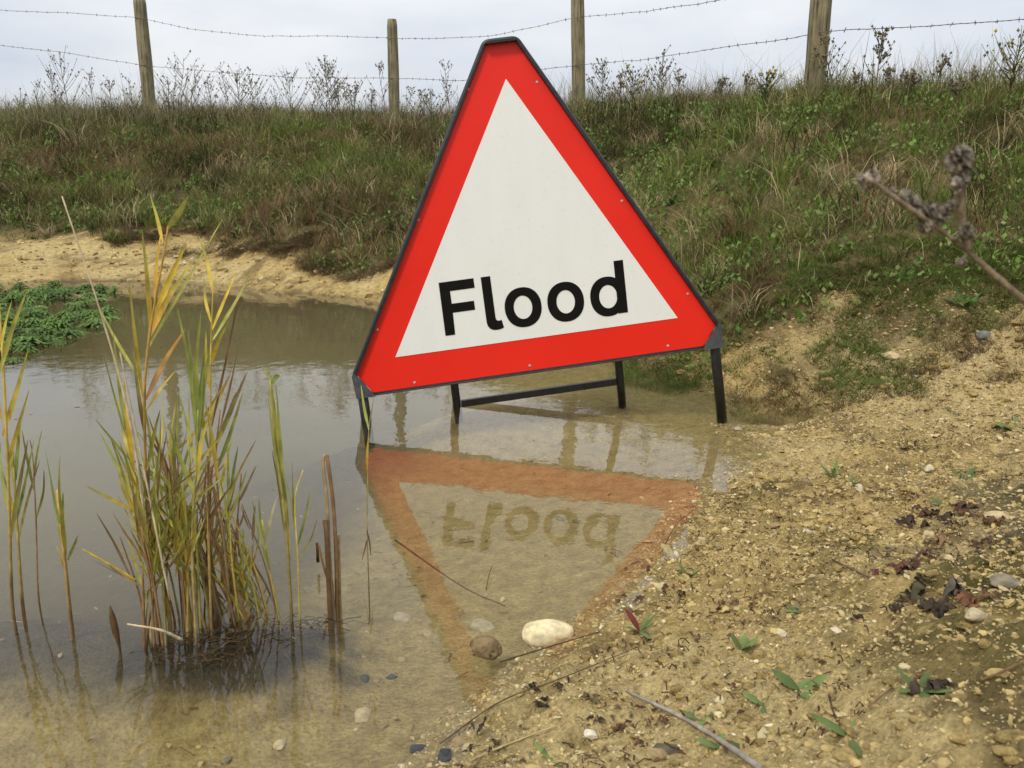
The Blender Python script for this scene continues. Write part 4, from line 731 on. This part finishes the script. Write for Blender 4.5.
# ------------------------------------------------------------------ sticks, twigs and dead leaves on the shore
def gpts(pts, lift=.004):
    return [hit(u, v)+np.array([0, 0, lift]) for u, v in pts]
straw('stick', gpts([(760, 775), (722, 748), (680, 722), (626, 696)], .007), .0034, (.30, .265, .22), 'smooth grey stick lying on the gravel at the bottom', 'stick')
straw('twig', gpts([(440, 748), (500, 706), (560, 683), (640, 650)], .006), .0011, BRN*.7, 'long thin dark twig lying from gravel to the green seedlings', 'twig')
straw('twig', [on_z(500, 662, .004), on_z(545, 648, .006), hit(600, 634)+np.array([0, 0, .004])], .0014, BRN*.6, 'dark twig floating against the cream stone', 'twig')
straw('straw', gpts([(470, 766), (500, 752), (556, 730)], .006), .0018, STR*1.1, 'pale straw on the gravel at the bottom centre', 'straw')
straw('twig', gpts([(660, 560), (676, 530), (692, 516), (690, 505)], .012), .0009, BRN*.5, 'curving thin dark twig rising beside the reflected sign corner', 'twig')
straw('twig', gpts([(980, 686), (1000, 678), (1030, 664)], .006), .0016, BRN*1.2, 'short brown twig at the right edge above the corner', 'twig')
straw('twig', gpts([(868, 712), (890, 694), (905, 680)], .006), .0011, BRN*1.2, 'thin twig lying beside the grey green seedling on the right', 'twig')
straw('twig', gpts([(812, 552), (850, 572), (885, 588)], .006), .0018, BRN, 'brown twig lying left of the upper dead leaves', 'twig')
straw('twig', gpts([(828, 706), (832, 722), (836, 728)], .012), .0013, BRN*.5, 'short black twig standing near the lower seedlings', 'twig')
straw('twig', [on_z(395, 540, -.02), on_z(460, 585, -.02), on_z(505, 606, -.015)], .0018, BRN*.6, 'sunken twig lying across the reflected lettering', 'twig')
straw('twig', [on_z(486, 590, .0), on_z(489, 575, .01), on_z(492, 566, .012)], .0011, BRN*.8, 'tiny reddish twig tip poking out of the reflection', 'twig')
def curl(u, v, l, a, col, up, wr=.3, n=13, seed=0):
    l = l*.8
    p = hit(u, v)+np.array([0, 0, .004]); t = np.linspace(0, 1, n); ca, sa = math.cos(a), math.sin(a)
    P = np.stack([p[0]+l*(t-.5)*ca, p[1]+l*(t-.5)*sa, p[2]+up*l*np.sin(t*math.pi*.9+.3)+.12*l*np.sin(t*7+seed)], 1); W = l*wr*np.sin(np.clip(t*.94+.03, 0, 1)*math.pi)**.8*rng.uniform(.45, 1.15, n); P = P+rng.normal(0, l*.035, P.shape)
    mb = MB(); C_ = np.array(col)[None]*(1+.3*np.sin(t*9+seed))[:, None]; mb.ribbon(P, W, (-sa, ca, .3*math.sin(seed)), C_, .8); return mb, p
DK = (.055, .038, .024); RD = (.17, .085, .04); PU = (.11, .052, .034); TN = (.26, .16, .08)
def leaf_litter(items, label):
    _, p = curl(*items[0][:5], .2); e = empty('dead_leaves', p, label, 'dead leaves', 'clusters of dead leaves on the shore')
    for i, (u, v, l, a, col, *r_) in enumerate(items): 
        for q in range(5):
            f0 = 1 if q == 0 else rng.uniform(.35, .75); mb, _ = curl(u+(q > 0)*rng.normal(0, 9), v+(q > 0)*rng.normal(0, 4), l*f0, a+q*rng.normal(0, .8), np.array(col)*(1 if q == 0 else rng.uniform(.6, 1.3)), (r_[0] if r_ else .3)*rng.uniform(.6, 1.1), (r_[1] if len(r_) > 1 else .3)*.85, seed=i+u*.1+q); mb.build('leaf', M_LEAF, e)
leaf_litter([(905, 525, .045, -.3, DK, .3), (925, 518, .05, .3, PU, .35), (945, 520, .045, .1, DK, .3), (962, 512, .05, .2, PU, .3), (990, 525, .04, .5, RD, .4, .35)], 'upper row of dark shrivelled leaves on the right hand slope')
leaf_litter([(940, 548, .045, 1., TN, .5, .25), (925, 560, .035, 0, PU, .3), (905, 570, .045, .1, PU, .3), (890, 572, .035, .3, (.16, .05, .05), .3), (918, 580, .03, 1., DK, .3)], 'reddish brown leaf cluster with one upright tan leaf, below the upper row')
leaf_litter([(895, 612, .03, .8, DK, .3), (915, 600, .045, .9, (.10, .085, .05), .6, .35), (935, 612, .055, .2, DK, .35), (950, 598, .045, .5, (.12, .10, .08), .6, .3), (968, 606, .05, 0, (.19, .085, .04), .4), (858, 620, .022, -.9, DK, .4), (985, 600, .025, .3, RD, .4)], 'largest clump of curled dead leaves with a reddish edge, at right')
leaf_litter([(665, 590, .02, .5, (.14, .05, .04), .4), (648, 570, .018, 1.2, PU, .3), (735, 605, .02, .6, (.14, .06, .05), .3), (720, 612, .018, .2, PU, .3)], 'small reddish leaves scattered in the middle of the shore')
leaf_litter([(532, 690, .018, -.8, DK, .4), (560, 690, .022, .6, DK, .4, .2), (585, 700, .02, .2, (.12, .09, .05), .4), (540, 708, .025, 0, DK, .3)], 'dark rotting leaves at the water edge below the cream stone')
leaf_litter([(480, 735, .022, 1.2, DK, .7, .2), (495, 745, .02, .4, (.13, .10, .05), .4), (470, 752, .018, 2, DK, .5)], 'brown leaf shoots in the wet gravel at the bottom centre')
leaf_litter([(640, 712, .018, 0, (.11, .045, .035), .4), (620, 730, .02, .8, (.13, .06, .04), .4), (665, 725, .018, 1.2, PU, .4), (600, 722, .018, 2., DK, .3), (640, 745, .02, .3, (.15, .07, .05), .3)], 'reddish brown leaf scraps around the end of the grey stick')
leaf_litter([(975, 548, .02, .8, PU, .5), (985, 545, .02, 2.2, PU, .5), (978, 555, .018, 0, DK, .3)], 'small purple leaf rosette on the mossy patch at right')
leaf_litter([(640, 450+150, .02, .2, PU, .3), (680, 595, .02, 1.2, DK, .4)], 'two dark leaves left of the middle seedlings')
leaf_litter([(935, 690, .04, .4, DK, .3, .3), (925, 684, .03, 1.1, BRN, .3)], 'dark crumpled leaf on the shore beside the grey green seedling')
leaf_litter([(915, 445, .02, 1., DK, .4), (938, 405, .03, -.2, BRN, .3, .15), (890, 398, .05, 2.2, BRN*.8, .3, .12)], 'dry dark root scraps on the scarp at right')
leaf_litter([(850, 325+82, .016, .3, DK, .4), (735, 506, .014, .3, DK, .4)], 'dark scraps of leaf near the tip of the pool')
# crumbs of dead plant matter over the whole shore
mb = MB(); n = 5200
x = rng.uniform(-.3, 1.9, n*4); y = rng.uniform(.5, 3.3, n*4); k = (gz(x, y) > .004) & (np.abs(x)/(y+.1) < .66) & (fbm(x, y, 6, 3, 431) > .05)
for xx, yy in zip(x[k][:n], y[k][:n]):
    z = float(gz(xx, yy))+.002; th = rng.uniform(0, 6.28); l = rng.uniform(.004, .018); col = (BRN*.35, BRN*.8, BRN*.5, np.array(PU)*.8)[rng.integers(4)]
    if rng.uniform() < .5: mb.tube([(xx, yy, z), (xx+l*.5*math.cos(th), yy+l*.5*math.sin(th), z+rng.uniform(0, .006)), (xx+l*math.cos(th), yy+l*math.sin(th), z+rng.uniform(0, .003))], rng.uniform(.0004, .0009), 4, col)
    else: mb.ribbon([(xx, yy, z), (xx+l*.3*math.cos(th), yy+l*.3*math.sin(th), z+rng.uniform(.001, .006)), (xx+l*.6*math.cos(th), yy+l*.6*math.sin(th), z+rng.uniform(-.001, .003))], [.0006, l*.16, .0004], (-math.sin(th), math.cos(th), .3), col, .6)
mb.build('plant_litter', M_DRY)['kind'] = 'stuff'
# scum and bits floating on the pond
mb = MB()
for i in range(420):
    x = rng.uniform(-2.8, .5); y = rng.uniform(1.2, 4.6)
    if gz(x, y) > -.03 or abs(x) > .62*y+.1: continue
    if fbm(np.array(x), np.array(y), 2.4, 2, 441) < .15: continue
    th = rng.normal(0, .5); l = rng.uniform(.003, .014); mb.tube([(x, y, .0006), (x+l*math.cos(th), y+l*math.sin(th), .0008)], rng.uniform(.0004, .001), 4, (BRN, STR*.6, PAL*.8)[rng.integers(3)])
mb.build('floating_debris', M_DRY)['kind'] = 'stuff'
# drowned leaves, bits of reed and twigs on the pond bed
mb = MB()
for i in range(1500):
    x = rng.uniform(-1.2, .5); y = rng.uniform(.75, 2.4); z = float(gz(x, y))
    if z > -.008 or rng.uniform() > .25+.75*sstep(0, .4, fbm(np.array(x), np.array(y), 3, 3, 451)): continue
    th = rng.uniform(0, 6.28); l = rng.uniform(.004, .022); z += .003; col = (BRN*.6, STR*.45, BRN*1.1, STR*.8)[rng.integers(4)]
    if rng.uniform() < .5: mb.tube([(x, y, z), (x+l*math.cos(th)*1.4, y+l*math.sin(th)*1.4, z+.002)], rng.uniform(.0005, .0011), 4, col)
    else: mb.ribbon([(x, y, z), (x+l*.3*math.cos(th), y+l*.3*math.sin(th), z+.002), (x+l*.7*math.cos(th), y+l*.7*math.sin(th), z+.001)], [.0008, l*.18, .0005], (-math.sin(th), math.cos(th), .2), col, .4)
mb.build('sunken_debris', M_DRY)['kind'] = 'stuff'
# fine moss tufts and grass sprigs low on the right
n = 5200
x, y = scatter(n, .2, 1.9, .5, 3.2, lambda x, y: (gz(x, y) > .02)*sstep(.2, .6, fbm(x, y, 4.5, 5, 121, .6)+.25*sstep(.25, .6, x)*sstep(1.7, 1.2, y)-.02)*sstep(2.4, 1.3, y))
blades('moss', x, y, rng.uniform(.002, .008, n), rng.uniform(.0006, .0014, n), rng.uniform(.3, 1.5, n), np.array([.085, .09, .02])*rng.uniform(.5, 1.4, (n, 1)), M_GRASS)['kind'] = 'stuff'
# seedlings
GG = (.15, .21, .065)
for u, v, nn, l, up, lab, rd, wr in [(640, 632, 6, .05, .9, 'dark green grassy seedling with one red leaf near the cream stone', .3, .11), (688, 577, 5, .04, .8, 'grey green shoot at the edge above the long twig', .1, .12), (742, 650, 4, .035, 1., 'small seedling with an upright broad leaf in the middle of the shore', 0, .2), (800, 690, 4, .04, .8, 'seedling with a tall oval green leaf right of the grey stick', .1, .22), (765, 705, 3, .03, .3, 'flat pale green leaves lying left of the tall oval leaf', 0, .2),
                                     (920, 690, 6, .035, .7, 'five leaved grey green seedling on the lower right of the shore', 0, .15), (800, 612, 5, .035, .4, 'low pale green seedling above the oval leaf seedling', .2, .14), (700, 720, 4, .03, .6, 'seedling just above the grey stick', .1, .2), (850, 738, 4, .045, .3, 'long leaved flat seedling near the bottom right', 0, .12), (832, 478, 5, .045, 1., 'upright green shoots on the slope below the scarp', 0, .1), (968, 478, 6, .04, .5, 'round leaved green seedling on the slope at right', 0, .25), (1012, 430, 7, .06, .6, 'dark green plant at the right edge of the slope', 0, .2), (720, 748, 4, .035, .3, 'green leaf lying under the grey stick', 0, .18), (555, 762, 4, .04, .4, 'grey green shoot at the bottom edge near the straw', .2, .1), (850, 655-170, 4, .03, .9, 'thin grass sprig beside the upright shoots', 0, .08), (945, 505, 3, .03, .6, 'pale green leaf above the upper row of dead leaves', 0, .3)]:
    weed_rosette('seedling', hit(u, v), nn, l, lab, 'seedlings on the shore', GG, up, 'seedling', wr, rd)
# low tufts on the sandy flat behind the sign's right leg
for u, v, lab in [(755, 300, 'low tuft of grass on the bare flat right of the sign corner'), (790, 270, 'low tuft of grass higher on the flat right of the sign'), (870, 300, 'brown green tuft on the flat above the scarp'), (700, 240, 'tuft of grass beside the right edge of the sign'), (735, 335, 'small green tuft just right of the sign leg'), (835, 262, 'long bladed tuft in the middle of the right bank'), (930, 295, 'leaning grass tuft above the grey stone')]:
    p = hit(u, v); e = MB()
    for i in range(60):
        a = rng.uniform(0, 6.28); l = rng.uniform(.02, .06)*(.6+p[1]/6); s0 = p+np.array([rng.normal(0, .012), rng.normal(0, .012), -.004]); d0 = np.array([math.cos(a)*.6, math.sin(a)*.6, 1]); d0 /= np.linalg.norm(d0)
        e.ribbon([s0, s0+d0*l*.6, s0+d0*l+np.array([0, 0, -.15*l])], [.0012, .001, .0002], (-math.sin(a), math.cos(a), 0), (np.array([.09, .13, .03]), np.array([.16, .14, .05]))[rng.integers(2)]*rng.uniform(.7, 1.3))
    tag(e.build('grass_tuft', M_GRASS), lab, 'grass tuft', 'grass tufts on the right bank')
# ------------------------------------------------------------------ dried thistle leaning in from the right, close to the camera
TY = .42
m_th = vcol('dry_thistle', .9, .45, 260, .1, .0, (500, .7, .002))
root = np.array([.62, .46, float(gz(.62, .46))]); e = empty('dead_thistle', root, 'dried grey brown thistle leaning in close at the right with shaggy seed heads', 'dead plant')
c1 = np.array([.24, .185, .125]); c2 = np.array([.19, .16, .125])
main = bez([root, root+np.array([-.06, -.01, .12]), at(1075, 333, TY+.01), at(1024, 300, TY), at(960, 245, TY), at(905, 205, TY-.01), at(868, 178, TY-.01)], 40)
mb = MB(); mb.tube(main, np.interp(np.arange(40), [0, 20, 39], [.0028, .0016, .0009])*(1+.1*rng.normal(size=40)), 9, c1*np.ones((40, 1))*rng.uniform(.8, 1.2, (40, 1))); mb.build('stem', m_th, e)
mb = MB(); br = bez([at(968, 250, TY), at(963, 228, TY+.003), at(961, 205, TY), at(960, 170, TY-.004)], 14); mb.tube(br, .0019, 8, c1*1.15); b2 = bez([at(936, 222, TY), at(950, 205, TY), at(962, 203, TY)], 8); mb.tube(b2, .0018, 7, c2); mb.build('branch', m_th, e)
def tuft(u, v, r, n, name, colr=c2):
    r *= .64; colr = colr*.8; c0 = at(u, v, TY-.004); mb = MB(); V, F = I2; V, F = I4; nn_ = fbm(V[:, 0]*2+V[:, 2]*1.3+u, V[:, 1]*2-V[:, 2]+v, 1.2, 4, 5, .7)[:, None]; mb.add(c0+V*r*.8*(1+.5*nn_)*np.array([1, .8, 1.15]), [F], colr*(.9+.8*nn_))
    for i in range(n//2):
        d0 = rng.normal(size=3); d0 /= np.linalg.norm(d0); l = r*rng.uniform(.35, .85); cv = np.cross(d0, rng.normal(size=3)); q = c0+d0*r*.6; k = rng.normal(size=3)*r*.3
        mb.ribbon([q, q+d0*l*.5+k*.3, q+d0*l*.8+k], [r*.14, r*.26*rng.uniform(.5, 1.3), r*.08], cv, colr*rng.uniform(.6, 1.6), .9)
    mb.build(name, m_th, e)
tuft(869, 181, .0065, 90, 'seed_head', np.array([.32, .27, .22])); tuft(960, 160, .0085, 80, 'seed_head'); tuft(961, 180, .006, 40, 'seed_head', np.array([.26, .23, .19]))
for u, v, r in [(905, 198, .0055), (925, 212, .006), (938, 214, .0072), (927, 226, .0052), (950, 206, .004), (966, 232, .0055), (962, 262, .0035), (914, 205, .005), (891, 193, .003)]: tuft(u, v, r, 34, 'withered_leaf', c2*rng.uniform(.85, 1.2))
